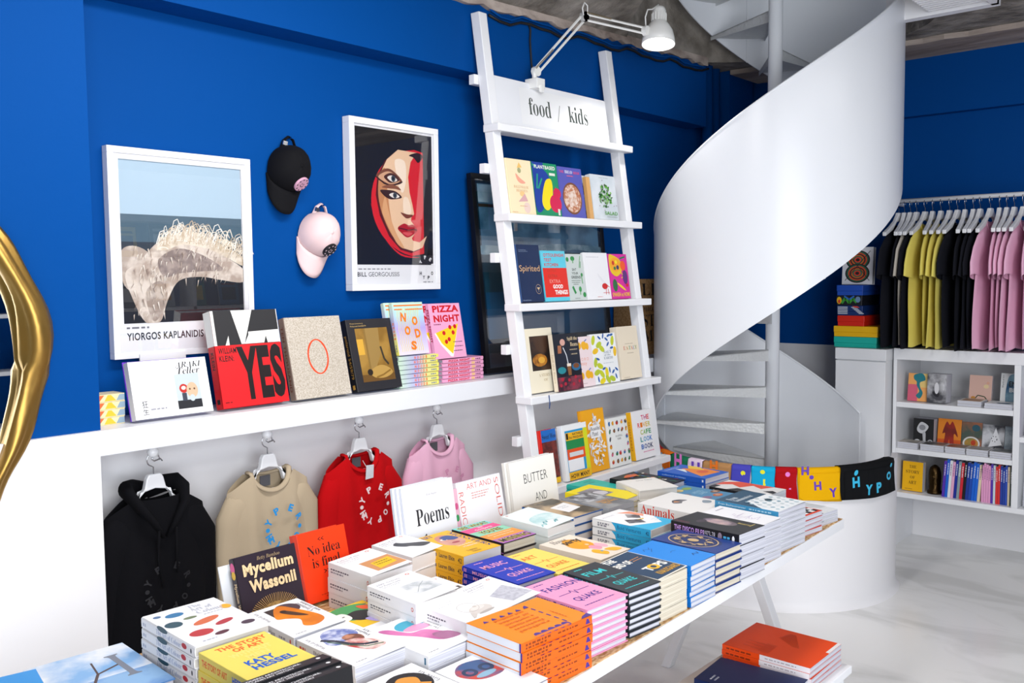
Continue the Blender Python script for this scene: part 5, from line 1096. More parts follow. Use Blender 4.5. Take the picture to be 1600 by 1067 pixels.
    e = book('art_book', .160, .216, .0375, YL, P, YL, [('T', 'THE STORY OF ART', .06, .3, .56, .72, '#ee6a14', 'black'), ('T', 'HESSEL', .66, .3, .9, .72, '#1660c8', 'black')], hard=False, pages='pages_cream', curl=.002)
    stack(e, 'yellow paperback with orange and blue capitals', 1.092, 1.690, ZT, -3, .0375, 3, rj=.8)
    # three black paperbacks standing spine up against the yellow pile
    for i in range(3):
        e = thing('spine_up_book', f'black paperback standing spine up in front of the yellow books, {("first", "second", "third")[i]} from the yellow pile', 'book', (1.048, 1.528 - .0335 * i, ZT), (RAD(-6), 0, RAD(-3)), 'spine up black books')
        b = MB(); b.prism([(-.016, 0), (-.0155, 0), (-.0155, .133), (.0155, .133), (.0155, 0), (.016, 0), (.016, .135), (-.016, .135)], -.11, .11, '#1b1c20', 'yz'); b.build('cover', e)
        b = MB(); b.box(-.109, .109, -.0154, .0154, 0.0003, .1328, 'pages'); b.build('page_block', e)
        pm = MB(); draw(pm, [('r', .01, .06, .99, .94, '#1b1c20'), ('T', 'MODERN ARCHITECTURE:', .12, .52, .72, .78, '#e9e9ec', 'bold'), ('T', 'A PLANETARY HISTORY', .12, .16, .62, .40, '#e9e9ec', 'bold'), ('e', .90, .5, .022, .15, '#f2f2f4')], lambda u, v, k: (-.11 + u, -.016 + v, .135 + k), .22, .032); pm.build('spine_print', e)
    def woa(P, label, x, y, n, rot, t=.026, sp=None, curl=.004, w_=.146, h_=.222):
        e = book('art_paperback', w_, h_, t, WH, P, WH, sp or [('T', 'World of Art', .06, .3, .26, .7, '#5a5a64', 'serif'), ('e', .92, .5, .012, .2, '#d8503a')], curl=curl)
        stack(e, label, x, y, ZT, rot, t, n, rj=1.0)
    WT = ('T', 'World of Art', .06, .58, .12, .92, '#6a6a72', 'serif', 90)
    C_ = ['#e88a14', '#f0a020', '#c96a10']
    P = [WT, ('r', .24, .58, .48, .90, '#3a2f30'), ('e', .62, .80, .22, .15, '#4a3a44'), ('s', [(.22, .60), (.40, .86), (.58, .92), (.70, .74), (.84, .40), (.80, .22), (.56, .14), (.40, .22), (.50, .40), (.36, .52)], '#ee8a12/#d87410@14'), ('s', [(.42, .72), (.52, .76), (.66, .56), (.70, .44), (.54, .54)], '#4a3222'), ('e', .48, .74, .06, .04, '#2a1c18'), ('T', 'Costume', .80, .52, .88, .86, '#6a6a72', 'serif', 90), ('T', 'and Fashion', .90, .46, .97, .86, '#6a6a72', 'serif', 90), ('d', .1, .06, .3, .012, '#a0a0a8')]
    woa(P, 'white paperback with an orange draped figure', 1.325, 1.880, 3, -4, t=.0275, sp=[('T', 'Costume and Fashion', .08, .3, .62, .72, '#4a4a54', 'serif'), ('d', .7, .4, .84, .2, '#9a9aa4'), ('e', .93, .5, .014, .22, '#d8503a')])
    P = [WT, ('s', [(.20, .62), (.34, .90), (.62, .94), (.84, .74), (.70, .56), (.42, .52)], '#6a7ab8/#c9cfe6@40'), ('s', [(.50, .66), (.66, .70), (.80, .60), (.74, .48), (.54, .48)], '#7a4a3a/#c98a6a@40'), ('s', [(.36, .54), (.62, .56), (.82, .40), (.86, .22), (.66, .18), (.50, .24)], '#c23a3a/#e8d8d0@26'), ('l', [(.22, .78), (.36, .66), (.46, .48), (.60, .36), (.80, .30)], .07, '#2a3440'), ('l', [(.26, .70), (.42, .46), (.58, .30), (.84, .24)], .03, '#3f6a4a'), ('T', 'Digital', .84, .50, .91, .74, '#6a6a72', 'serif', 90), ('T', 'Art', .92, .56, .98, .68, '#6a6a72', 'serif', 90), ('d', .1, .06, .3, .012, '#a0a0a8')]
    woa(P, 'white paperback with a swirling digital picture', 1.315, 1.652, 3, -2, t=.0265, sp=[('T', 'Digital Art', .30, .3, .56, .75, '#4a4a54', 'serif'), ('d', .05, .35, .16, .25, '#e0603a'), ('e', .95, .5, .01, .2, '#d8503a')])
    P = [('r', 0, .3, 1, 1, '#f2c21a'), ('s', [(.1, .9), (.5, 1.0), (.9, .9), (.8, .6), (.3, .55)], '#4a9a5a'), ('s', [(.3, .7), (.6, .78), (.85, .62), (.7, .46), (.4, .5)], '#23201f'), ('s', [(.05, .78), (.34, .82), (.36, .62), (.1, .58)], '#f0efe8'), ('l', [(.1, .7), (.3, .72)], .03, '#23201f'), ('l', [(.2, .62), (.22, .8)], .03, '#23201f'), ('s', [(.5, .5), (.8, .46), (.9, .3), (.6, .3)], '#b8a8e0'), ('s', [(.74, .9), (.94, .8), (.9, .7), (.74, .76)], '#e85a2a'), ('T', 'Black Art', .86, .5, .96, .9, '#5a5a62', 'serif', 90)]
    woa(P, 'white paperback with a yellow collage cover', 1.482, 1.802, 2, -3, t=.0262)
    P = [('e', .60, .76, .26, .14, '#3fa8c4'), ('s', [(.40, .70), (.70, .74), (.86, .66), (.80, .58), (.5, .6)], '#e89ac0'), ('s', [(.10, .88), (.26, .84), (.42, .60), (.66, .56), (.80, .40), (.92, .18), (.60, .20), (.40, .46), (.16, .72)], '#e07ab4/#b85a94@9'), ('s', [(.62, .40), (.88, .34), (.92, .16), (.62, .20)], '#7a4a6a/#a86a90@14'), ('T', 'The Photograph as', .82, .45, .88, .92, '#7a7a84', 'serif', 90), ('T', 'Contemporary Art', .90, .48, .96, .92, '#7a7a84', 'serif', 90), ('d', .1, .06, .3, .012, '#a0a0a8')]
    woa(P, 'white paperback with pink smoke on its cover', 1.453, 1.567, 3, -2, t=.0265, sp=[('d', .1, .35, .6, .3, '#8a8a94'), ('r', .94, .2, .965, .8, '#2a6a8a')])
    P = [('e', .52, .66, .36, .24, '#1f1a18'), ('s', [(.3, .7), (.5, .82), (.72, .72), (.6, .56), (.44, .6)], '#e0963a'), ('l', [(.4, .6), (.5, .5), (.64, .6), (.76, .52)], .05, '#e0963a'), ('T', 'Greek Art', .84, .5, .92, .8, '#6a6a72', 'serif', 90)]
    woa(P, 'white paperback with a black and orange vase painting', 1.292, 1.398, 2, -2, t=.026)
    P = [('s', [(.12, .74), (.4, .92), (.8, .84), (.92, .6), (.7, .46), (.3, .5)], '#c8483a/#3a5a8a@18'), ('o', .34, .70, .13, .09, .5, '#2a3a5a'), ('o', .66, .68, .13, .09, .5, '#2a3a5a'), ('e', .5, .56, .2, .05, '#8ab0c8'), ('T', 'Outsider Art', .86, .3, .94, .7, '#6a6a72', 'serif', 90)]
    woa(P, 'white paperback with a red and blue mask cover', 1.440, 1.330, 2, -3, t=.026, h_=.21, w_=.14)
    # ---- far left corner of the table
    P = [('r', 0, 0, 1, 1, '#7fb0e0/#e8ecf2@7'), ('r', 0, 0, 1, .4, '#2a6ac0/#8fb8e0@6'), ('l', [(.3, .2), (.5, .5), (.8, .6)], .03, '#4a2f28'), ('l', [(.5, .5), (.55, .75)], .02, '#4a2f28'), ('T', 'I', .7, .30, .84, .80, '#7a7f8c', 'serifb')]
    e = book('art_book', .225, .29, .02, '#4f86c4', P, '#2f6ab0', hard=True); stack(e, 'glossy sky blue book with bare branches', .900, 2.03, ZT, -4, .02, 2)
    P = [('r', 0, 0, 1, 1, '#1478d0'), ('l', [(.5, .8), (.62, .86), (.74, .78), (.7, .68)], .05, '#d0566a'), ('e', .2, .9, .05, .02, '#d8e4f0')]
    e = book('art_book', .19, .24, .018, '#1478d0', P, '#1478d0', hard=True); stack(e, 'deep blue book with a coral squiggle', .918, 1.635, ZT, -3, .018, 2)
    P = [('r', 0, 0, 1, 1, '#0a90dc'), ('s', [(.1, .2), (.4, .34), (.9, .3), (1, .1), (1, 0), (.1, 0)], '#cdb49a/#a88a6e@30'), ('r', .3, .30, .9, .42, '#d6c0a6/#8a6a4e@60')]
    e = book('travel_book', .16, .24, .03, '#0a90dc', P, '#c9a98c', pages='#c9a98c'); stack(e, 'sky blue travel book with stone ruins', .70, 2.02, ZT, -12, .03, 2)
    # ---- white philosophy paperbacks
    LG = '#d8573f'
    def pen(art, label, x, y, n, rot, t, z0=ZT, curl=.008, w_=.132, h_=.198, ttl=('Tales of the', 'Artists, Lives')):
        P = [('T', ttl[0], .08, .86, .62, .905, '#8a8a96', 'serif'), ('T', ttl[1], .08, .79, .56, .835, '#8a8a96', 'serif'), ('d', .08, .74, .5, .014, '#b0b0ba'), ('o', .84, .91, .045, .028, .6, LG)] + art
        e = book('white_paperback', w_, h_, t, '#f6f5f7', P, '#f6f5f7', [('d', .06, .55, .50, .10, '#5a5a68'), ('d', .06, .36, .36, .10, '#8a8a96'), ('o', .93, .5, .022, .16, .6, LG)], pages='#efecec', curl=curl)
        stack(e, label, x, y, z0, rot, t, n, rj=1.0)
    pen([('r', .28, .10, .98, .56, '#d2935e'), ('p', [(.40, .16), (.86, .22), (.90, .48), (.44, .44)], '#f0c21a'), ('d', .48, .38, .82, .03, '#8a6a1a'), ('d', .48, .30, .82, .03, '#8a6a1a')], 'white paperback with a yellow sign photograph', 1.640, 1.968, 3, -2, .042, w_=.146, h_=.192)
    pen([('s', [(.28, .66), (.44, .74), (.56, .62), (.92, .40), (.98, .28), (.72, .26), (.52, .42), (.40, .48)], '#3f4046')], 'white paperback with a dark garment shape', 1.900, 2.102, 2, -2, .044, curl=.010, w_=.124, h_=.194)
    pen([('p', [(.30, .62), (.90, .60), (.92, .24), (.34, .24)], '#e2e4e6/#b8bec2@22'), ('l', [(.4, .3), (.6, .45), (.8, .55)], .012, '#8f989c'), ('l', [(.6, .45), (.5, .56)], .01, '#8f989c'), ('l', [(.66, .5), (.8, .36)], .01, '#8f989c')], 'white paperback with a grey leaf drawing', 1.560, 1.708, 4, -4, .033, w_=.138, h_=.198, ttl=('100 Artists', 'for Planet Earth'))
    pen([('e', .64, .30, .26, .13, '#d6cec8'), ('e', .64, .36, .17, .06, '#e2dcd7'), ('e', .64, .42, .05, .025, '#c9c0b9'), ('o', .52, .46, .22, .16, .96, '#b8b0aa'), ('p', [(.36, .30), (.24, .14), (.30, .14), (.44, .22)], '#d0c8c2'), ('e', .66, .19, .2, .03, '#b5ada8')], 'white paperback with a stoneware teapot', 1.578, 1.540, 3, -3, .0375, w_=.122, h_=.186, ttl=('The Beauty of', 'Everyday Things'))
    pen([('p', [(.20, .46), (.80, .62), (.98, .14), (.34, .10)], '#c9c9d2/#b5b5c0@90')], 'white paperback with a grey speckled panel', 1.714, 1.556, 3, -3, .0375, w_=.122, h_=.190, ttl=('Ornament', 'and Crime'))
    pen([('r', .42, .22, .92, .46, '#5a5650/#8f8a84@30')], 'white paperback with a small dark building', 1.718, 1.766, 2, -3, .036, w_=.13, h_=.19, curl=.003, ttl=('A Small', 'History'))
    # ---- middle rows
    P = [('s', [(.28, .56), (.40, .82), (.66, .88), (.82, .74), (.80, .52), (.60, .40), (.40, .42)], '#d9a08e/#c98474@14'), ('e', .50, .70, .10, .035, '#f0ece8'), ('e', .50, .70, .04, .03, '#2a4a8a'), ('s', [(.5, .80), (.74, .82), (.82, .66), (.66, .62), (.54, .68)], '#2f4a8c'), ('e', .56, .52, .10, .03, '#a8404a'), ('T', 'ART', .20, .88, .48, .97, '#2f3f8c', 'serifb'), ('T', 'MONSTERS', .84, .12, .97, .90, '#2f3f8c', 'serifb', 270), ('T', 'Unruly Bodies', .38, .34, .78, .39, '#f6f0e4', 'bold'), ('T', 'in Feminist Art', .42, .27, .80, .32, '#f6f0e4', 'bold'), ('T', 'Lauren', .30, .12, .56, .17, '#8a7a3a', 'serif'), ('T', 'Elkin', .34, .05, .56, .10, '#8a7a3a', 'serif')]
    e = book('hardcover_book', .158, .250, .0315, '#f4b80e', P, '#f4b80e', [('T', 'Art Monsters', .08, .3, .52, .72, '#2a3a7a', 'bold'), ('T', 'Lauren Elkin', .56, .3, .84, .72, '#2a2a3a', 'bold'), ('T', '42', .90, .25, .97, .75, '#6a4a10', 'bold')], pages='#d8d8e2')
    stack(e, 'yellow book with a painted face cover', 2.008, 2.000, ZT, -3, .0315, 3, rj=.6)
    P = [('r', 0, .83, 1, 1, '#74cfc8'), ('r', 0, .65, 1, .83, '#ee3f86'), ('r', 0, .45, 1, .65, '#8fd2b4'), ('r', 0, .21, 1, .45, '#f09a3a'), ('r', 0, 0, 1, .21, '#b06ab8'), ('T', 'SEE WHAT', .08, .85, .94, .97, '#e9d84a', 'black'), ('T', 'SEE WHAT', .10, .855, .95, .965, '#23201f', 'bold'), ('T', 'Will', .46, .76, .60, .81, '#f6eef2', 'bold'), ('T', 'Gompertz', .28, .67, .78, .74, '#f6eef2', 'bold'), ('T', "YOU'RE", .18, .49, .80, .62, '#e9d84a', 'black'), ('T', "YOU'RE", .20, .495, .81, .615, '#23201f', 'bold'), ('d', .15, .37, .85, .03, '#f6d8a0'), ('d', .2, .29, .8, .03, '#f6d8a0'), ('T', 'MISSING', .06, .04, .94, .17, '#e9d84a', 'black'), ('T', 'MISSING', .08, .045, .95, .165, '#23201f', 'bold')]
    e = book('hardcover_book', .150, .240, .032, '#2a2326', P, '#2a2326', hard=True, pages='pages_cream')
    stack(e, 'black bound book with rainbow stripes and capitals', 2.176, 1.990, ZT, -3, .032, 3, rj=.5)
    e = quake('paperback_book', '#1233b4', '#eda0c0', .148, .228, .0163, 'MUSIC', '#eda0c0', hard=True); e['label'] = 'x'
    stack(e, 'royal blue book with pink pulse line cover', 1.908, 1.690, ZT, -5, .0163, 6, rj=.8)
    e = quake('paperback_book', '#f2dc66', '#ea6a14', .140, .226, .0163, 'ART', '#ea6a14', hard=True)
    stack(e, 'pale yellow book with orange pulse line cover', 2.075, 1.690, ZT, -4, .0163, 5, rj=.8)
    P = [('r', 0, 0, 1, 1, '#efe2d2'), ('s', [(.26, .62), (.50, .88), (.78, .80), (.84, .56), (.66, .40), (.36, .44)], '#f0a51a'), ('T', 'House', .20, .84, .66, .96, '#23201f', 'italic'), ('T', 'party', .34, .68, .86, .84, '#23201f', 'black'), ('s', [(.50, .42), (.66, .48), (.74, .34), (.58, .28)], '#eda0b4'), ('s', [(.72, .44), (.86, .50), (.94, .36), (.80, .28)], '#f0b4c4'), ('e', .66, .54, .04, .03, '#f6d8b8'), ('e', .60, .62, .06, .04, '#f0b41a'), ('s', [(.30, .26), (.46, .34), (.56, .16), (.40, .08)], '#f0b41a'), ('s', [(.62, .24), (.86, .22), (.92, .10), (.70, .10)], '#f2b81e'), ('e', .50, .22, .03, .02, '#3a9ad0')]
    e = book('comic_book', .152, .242, .0263, '#efe2d2', P, '#efe2d2', pages='#e9e4da')
    stack(e, 'cream book with yellow balloon figures', 2.272, 1.694, ZT, -1, .0263, 3, rj=1)
    P = [('r', 0, 0, 1, 1, '#e8f1f0')] + [('l', [(.05 + .09 * i, .12 + .08 * ((i * 3) % 5)), (.15 + .09 * i, .2 + .08 * ((i * 3) % 5)), (.22 + .08 * i, .14 + .08 * ((i * 3) % 5)), (.3 + .07 * i, .22 + .08 * ((i * 3) % 5))], .04, ['#8fc4c8', '#a8d4d4', '#6fb0b8'][i % 3]) for i in range(9)] + [('s', [(.1, .2), (.4, .3), (.9, .2), (.95, .5), (.6, .6), (.2, .5)], '#b4d8da/#e0efee@16'), ('o', .12, .94, .03, .02, .6, LG)]
    e = book('art_paperback', .132, .215, .028, '#e8f1f0', P, '#e8f1f0', pages='#dfdcda', curl=.010)
    stack(e, 'pale paperback with a blue wave drawing', 2.262, 1.912 + .33, ZT, -4, .028, 1) if False else stack(e, 'pale paperback with a blue wave drawing', 2.338, 1.938, ZT, -4, .028, 4, rj=1)
    P = [('r', 0, 0, 1, 1, '#c3a884/#4a4438@10'), ('r', 0, .0, 1, .02, '#1a5aa0'), ('p', [(.30, .62), (.88, .70), (.84, .34), (.32, .26)], '#f2f1f0'), ('d', .45, .55, .72, .016, '#9a9aa2'), ('d', .48, .48, .7, .016, '#9a9aa2')]
    e = book('art_book', .160, .236, .0285, '#2a4f86', P, '#1a62b0', hard=True, pages='#e4dcd8')
    stack(e, 'blue hardback with a painted cover and white label', 2.500, 1.960, ZT, -3, .0285, 4, rj=.6)
    P = [('r', 0, 0, 1, 1, '#9a9b9c/#6a6c70@12'), ('r', .1, .5, .9, .95, '#b9bcc0/#5a5c62@30'), ('T', 'BAUHAUS', .30, .36, .74, .44, '#c98a2a', 'bold'), ('T', 'BALKANS', .34, .26, .88, .35, '#d89a2a', 'bold'), ('T', '1930', .34, .18, .5, .24, '#c98a2a', 'bold')]
    e = book('art_paperback', .150, .215, .0190, '#a9aaac', P, '#a0a2a6', pages='#9a9b9f')
    stack(e, 'grey paperback with an old city photograph', 2.668, 1.930, ZT, -2, .0190, 6, rj=1.4)
    P = [('r', 0, 0, 1, 1, '#f2dc0a'), ('r', .12, .40, .70, .84, '#4a4a52/#a8a4ac@9'), ('s', [(.2, .5), (.4, .66), (.66, .6), (.6, .46), (.3, .44)], '#c9c6cc')]
    e = book('photo_book', .160, .246, .0195, '#f2dc0a', P, '#f2dc0a', pages='#ded8d2', curl=.002)
    stack(e, 'bright yellow book with a grey photograph', 2.826, 2.015, ZT, 2, .0195, 5, rj=1.2)
    P = [('d', .5, .84, .8, .05, '#1f8a82'), ('d', .5, .74, .76, .05, '#1f8a82')]
    e = book('art_book', .150, .23, .02, '#27b9aa', P, '#27b9aa', hard=True); stack(e, 'teal hardback at the back of the table', 2.985, 2.145, ZT, -3, .02, 4)
    rnd = random.Random(21); P = [('r', 0, 0, 1, 1, '#16181c')]
    for i in range(46): P.append(('e', rnd.uniform(.05, .95), rnd.uniform(.05, .95), rnd.uniform(.02, .07), rnd.uniform(.01, .035), rnd.choice(['#d8642a', '#2a8a6a', '#c9a02a', '#2a6ab0', '#e0d8c8', '#8a2a3a', '#3a7a3a']), rnd.uniform(0, 180)))
    P += [('s', [(.2, .8), (.5, .9), (.7, .8), (.5, .74)], '#d8642a')]
    e = book('art_book', .172, .250, .033, '#16181c', P, '#16181c', [('T', 'SURREALISM', .5, .25, .92, .75, '#cfe0e0', 'bold')], hard=True); stack(e, 'black hardback with a busy colourful painting', 3.135, 2.02, ZT, -1, .033, 3, rj=.6)
    P = [('T', 'Teresa', .42, .80, .60, .86, '#33333a', 'serif'), ('T', 'Tarrat', .64, .80, .84, .86, '#33333a', 'serif')]
    e = book('boxed_book', .172, .176, .040, '#efece6', P, '#efece6', [('T', 'SOTTSASS', .4, .4, .9, .6, '#6a6a6a', 'serif')], pages='#d4cec6', hard=True); stack(e, 'square off-white book turned askew', 2.905, 1.895 - .145 + .10, ZT + 0, -26, .040, 1) if False else stack(e, 'square off-white book turned askew', 2.985, 1.925, ZT, -26, .040, 3, rj=2)
    P = [('r', .0, .0, 1, 1, '#f4f4f4'), ('T', 'BOLD VENTURES', .1, .84, .5, .88, '#b8b8c2', 'sans'), ('p', [(.0, 0), (.0, .34), (.7, .12), (1, .4), (1, 0)], '#35b4e0'), ('p', [(.14, .42), (.46, .28), (.60, .44), (.30, .58)], '#4a4850/#8a8890@30'), ('p', [(.50, .62), (.70, .76), (.86, .58), (.66, .46)], '#5a565a/#a09a9a@30'), ('p', [(.66, .88), (.96, .80), (.98, .56), (.84, .50), (.80, .72)], '#f09a7a'), ('p', [(.5, .46), (.7, .44), (.64, .40)], '#f0c82a'), ('d', .7, .3, .94, .018, '#cfe8f4'), ('d', .72, .24, .94, .018, '#cfe8f4')]
    S_ = [('p', [(.42, 0), (1, 0), (1, 1), (.34, 1), (.40, .5)], '#2aa8dc'), ('T', 'Bold Ventures', .44, .3, .84, .75, '#1a4a7a', 'sans'), ('d', .10, .5, .30, .2, '#8a8a94'), ('d', .10, .25, .26, .2, '#8a8a94'), ('T', '42', .92, .3, .97, .75, '#1a4a7a', 'bold')]
    e = book('hardcover_book', .156, .234, .0275, '#f4f4f4', P, '#f4f4f4', S_, hard=True, pages='#cfc9c4'); stack(e, 'white hardback with sky blue lower spine', 2.545, 1.690, ZT, -1, .0275, 4, rj=1)
    P = [('r', 0, 0, 1, 1, '#edebe8'), ('s', [(.36, .60), (.50, .70), (.64, .66), (.70, .56), (.56, .56), (.46, .52)], '#77757a/#3a3a40@30'), ('s', [(.42, .62), (.5, .66), (.52, .58)], '#c98a5a'), ('s', [(.72, .30), (.86, .38), (.92, .28), (.80, .22)], '#8a98a4')]
    S_ = [('T', 'Animals', .05, .05, .62, .98, '#e0473a', 'serifb')]
    e = book('picture_book', .212, .250, .036, '#efeeec', P, '#efeeec', S_, pages='#e4e2e0', curl=.003); stack(e, 'large white book with red spine letters', 2.845, 1.690 - .012, ZT, -3, .036, 3, rj=.5)
    P = [('r', 0, 0, 1, 1, '#4f8cb4'), ('T', 'ARTISTS', .42, .56, .78, .64, '#a9cfe0', 'sans'), ('T', 'LIVES', .46, .46, .74, .54, '#a9cfe0', 'sans')] + [('e', x, y, .14, .07, c) for x, y, c in ((.2, .62, '#6a7a94'), (.42, .86, '#d8c46a'), (.72, .84, '#8aa84a'), (.66, .26, '#c9683a'), (.9, .4, '#7a5a4a'), (.3, .3, '#8a6a8a'))] + [('e', x, y, .06, .04, '#c9a48a') for x, y in ((.2, .62), (.42, .86), (.66, .26), (.9, .4))]
    e = book('picture_book', .17, .244, .031, '#4f8cb4', P, '#4f8cb4', curl=.002); stack(e, 'blue paperback with small portrait heads', 3.062, 1.735, ZT, -1, .031, 3, rj=.8)
    P = [('r', 0, 0, 1, 1, '#1c5fc4'), ('p', [(.16, .16), (.88, .12), (.96, .50), (.60, .80), (.40, .52)], '#f0892a'), ('e', .62, .36, .16, .10, '#e0603a'), ('p', [(.3, .52), (.56, .70), (.46, .86)], '#e8eef4'), ('p', [(.8, .4), (1, .6), (1, .86), (.7, .7)], '#f4c83a'), ('T', 'Giancarlo Politi', .14, .88, .70, .93, '#dfe8f4', 'serif')]
    e = book('paperback_book', .176, .230, .0225, '#1c5fc4', P, '#1a55b8', [('T', 'collected writings', .1, .35, .6, .7, '#a8c8f0', 'serif'), ('r', .93, .3, .96, .7, '#dfe8f4')]); stack(e, 'blue paperback with an orange slice shape', 3.318, 1.915, ZT, -3, .0225, 5, rj=1)
    P = [('r', 0, 0, 1, 1, '#e8e6e4'), ('p', [(.3, 1), (.6, .8), (.4, .6), (.8, .5), (.6, .3), (1, .2), (1, .8), (.7, 1)], '#e8563a'), ('p', [(0, .7), (.3, .6), (.2, .3), (.0, .3)], '#1f1f22'), ('p', [(.4, .2), (.6, .1), (.5, 0), (.3, 0)], '#1f1f22'), ('r', 0, .9, .3, 1, '#1f1f22')]
    e = book('paperback_book', .15, .25, .030, '#e8e6e4', P, '#222226', [('T', 'from', .06, .35, .3, .7, '#d8d8dc', 'serif'), ('T', 'essays', .5, .35, .9, .7, '#d88a7a', 'serif')]); stack(e, 'black and red geometric paperback near the bags', 3.280, 1.652, ZT, -3, .030, 3, rj=1)
    # ---- books standing upright along the back of the table
    z = ZT + .0005
    rays = []
    for i in range(40):
        a = PI * i / 39; rays.append(('l', [(.5 + .26 * math.cos(a), .04 + .20 * math.sin(a)), (.5 + .44 * math.cos(a), .04 + .34 * math.sin(a))], .008, ['#b08a4a', '#c9a060'][i % 2]))
    P = [('r', 0, 0, 1, 1, '#2a1f2c')] + rays + [('e', .5, .04, .30, .22, '#8a6a3a/#b8945a@60'), ('T', 'Betty Bamboo', .34, .88, .72, .95, '#9a8468', 'italic'), ('T', 'Mycelium', .10, .66, .92, .88, '#e2c69a', 'black'), ('T', 'Wassonii', .16, .46, .92, .64, '#e2c69a', 'black')]
    e = book('graphic_novel', .192, .186, .026, '#2a1f2c', P, '#2a1f2c', [('e', .14, .5, .08, .4, '#e85a9a'), ('e', .24, .5, .06, .35, '#f0c030'), ('T', 'Mycelium Wassonii', .36, .2, .92, .8, '#e2c69a', 'black')], hard=True, pages='#ece8e0', label='dark plum square book with cream psychedelic lettering')
    stand(e, 1.408, 2.080, z + .0, .186, .026, 16)
    s_ = MB(); s_.hexa([(0, 0, 0), (.05, 0, 0), (.05, .004, 0), (0, .004, 0)], [(0, .045, .16), (.05, .045, .16), (.05, .049, .16), (0, .049, .16)], '#eef2f8'); o = s_.build('book_stand'); o.location = (1.290, 2.125, ZT); tag(o, 'clear white easel holding the plum book', 'stand')
    OR2 = '#ee3a0c'
    P = [('T', '«', .40, .85, .54, .90, '#2a1410', 'serif'), ('T', 'No idea', .16, .66, .84, .80, '#2a1410', 'serif'), ('T', 'is final', .22, .48, .80, .62, '#2a1410', 'serif'), ('T', '»', .42, .38, .56, .43, '#2a1410', 'serif'), ('d', .3, .08, .8, .014, '#b82a0a'), ('d', .4, .05, .8, .014, '#b82a0a')]
    e = book('orange_book', .168, .196, .040, OR2, P, OR2, hard=True, pages='#f4f1ee', label='bright orange hardback with black serif quote on the table')
    stand(e, 1.604, 2.095, z, .196, .040, 14)
    P = [('T', 'Eleni Bagaki', .46, .83, .66, .86, '#9a9aa6', 'serif'), ('T', 'Poems', .22, .46, .86, .68, '#23242a', 'serif'), ('T', '1', .34, .22, .40, .34, '#23242a', 'serif')]
    for i in range(3):
        e = book('poetry_book', .232, .246, .010, '#f0f1f6', P, '#e2e8f4', label=['white poetry book with black serif title at the back of table, front copy', 'white poetry book directly behind the front copy', 'white poetry book, rearmost of the three'][i], group='poetry books')
        stand(e, 2.080 - .008 * i, 2.160 + .0125 * i, z, .246, .010, 9)
    RD = '#d8503f'
    P = [('T', 'ART AND', .22, .86, .78, .95, RD, 'light'), ('T', 'SOLID', .84, .30, .94, .95, RD, 'light', 270), ('T', 'RADICAL', .03, .12, .13, .84, RD, 'light', 270), ('d', .3, .78, .7, .014, '#e09a90'), ('d', .3, .74, .66, .014, '#e09a90'), ('d', .3, .70, .6, .014, '#e09a90')]
    e = book('art_paperback', .226, .216, .018, '#f2f1f6', P, '#f0e4ea', [('T', 'RADICAL ACTIONS', .2, .2, .8, .8, '#c98aa0', 'sans')], label='white book with thin red lettering round its cover'); stand(e, 2.338, 2.165, z, .216, .018, 12)
    e = book('art_paperback', .02, .20, .012, '#e9b8cc', [('e', .5, .5, .4, .06, '#3a9a5a'), ('e', .5, .7, .4, .06, '#d05a8a')], label='thin pink patterned booklet beside the red-lettered book'); stand(e, 2.214, 2.175, z, .20, .012, 8)
    P = [('T', 'BUTTER', .28, .64, .80, .78, '#26262a', 'light'), ('T', 'AND', .48, .34, .74, .47, '#26262a', 'light')]
    for i in range(2):
        e = book('butter_book', .262, .244, .012, '#f6f4ef', P, '#f4f1ea', label=['large white book with thin black capitals below the ladder', 'white copy standing behind the thin black capitals book'][i], group='butter books'); stand(e, 2.625 - .008 * i, 2.165 + .016 * i, z, .244, .012, 9)
table_books()

# ================================================================== LOW BENCH WITH BOOKS UNDER THE TABLE EDGE
def bench():
    e = thing('low_bench', 'low white display bench beside the table legs', 'bench', (2.3, 1.30, 0))
    t = MB(); t.box(-.9, .71, -.17, .21, .325, .352, 'lacquer_white'); t.build('bench_top', e, bevel=.003)
    for x in (-.87, .66):
        l = MB(); l.box(x, x + .03, -.15, .19, 0, .325, 'lacquer_white'); l.build('side_panel', e)
    OR = '#ee4a0e'
    P = [('r', 0, 0, 1, 1, OR), ('r', .60, .0, 1, .04, '#f2eff0')] + [('r', .5 + .022 * i, .30 + .01 * i, .508 + .022 * i, .30 + .01 * i + .22 * (1 - abs(i - 8) / 14) , '#b8380a') for i in range(18)] + [('r', .10 + .03 * i, .5, .11 + .03 * i, .5 + .12 + .1 * (i % 3), '#cc400c') for i in range(10)]
    b = book('orange_catalogue', .252, .306, .0175, OR, P, OR, [('r', .44, 0, 1, 1, '#eeeaf0'), ('d', .05, .3, .35, .3, '#8a2c08'), ('d', .5, .4, .85, .2, '#b0a8b0')])
    stack(b, 'orange and white catalogue on the low bench', 2.862, 1.312, .3526, 0, .0175, 4, rj=1.2)
    b = book('navy_catalogue', .20, .29, .016, '#14285a', [('d', .12, .84, .3, .02, '#c9d0e0'), ('d', .12, .79, .28, .02, '#c9d0e0')], '#14285a'); stack(b, 'plain navy catalogue on the low bench', 2.595, 1.290, .3526, 4, .016, 3, rj=1)
    b = book('photo_magazine', .19, .26, .012, '#c9b8a8', [('r', 0, 0, 1, 1, '#b8a898/#7a685c@14'), ('T', 'eon', .4, .84, .9, .96, '#d8402a', 'black')], '#c9b8a8'); stack(b, 'photo magazine with red letters on the low bench', 2.36, 1.29, .3526, 0, .012, 3)
bench()
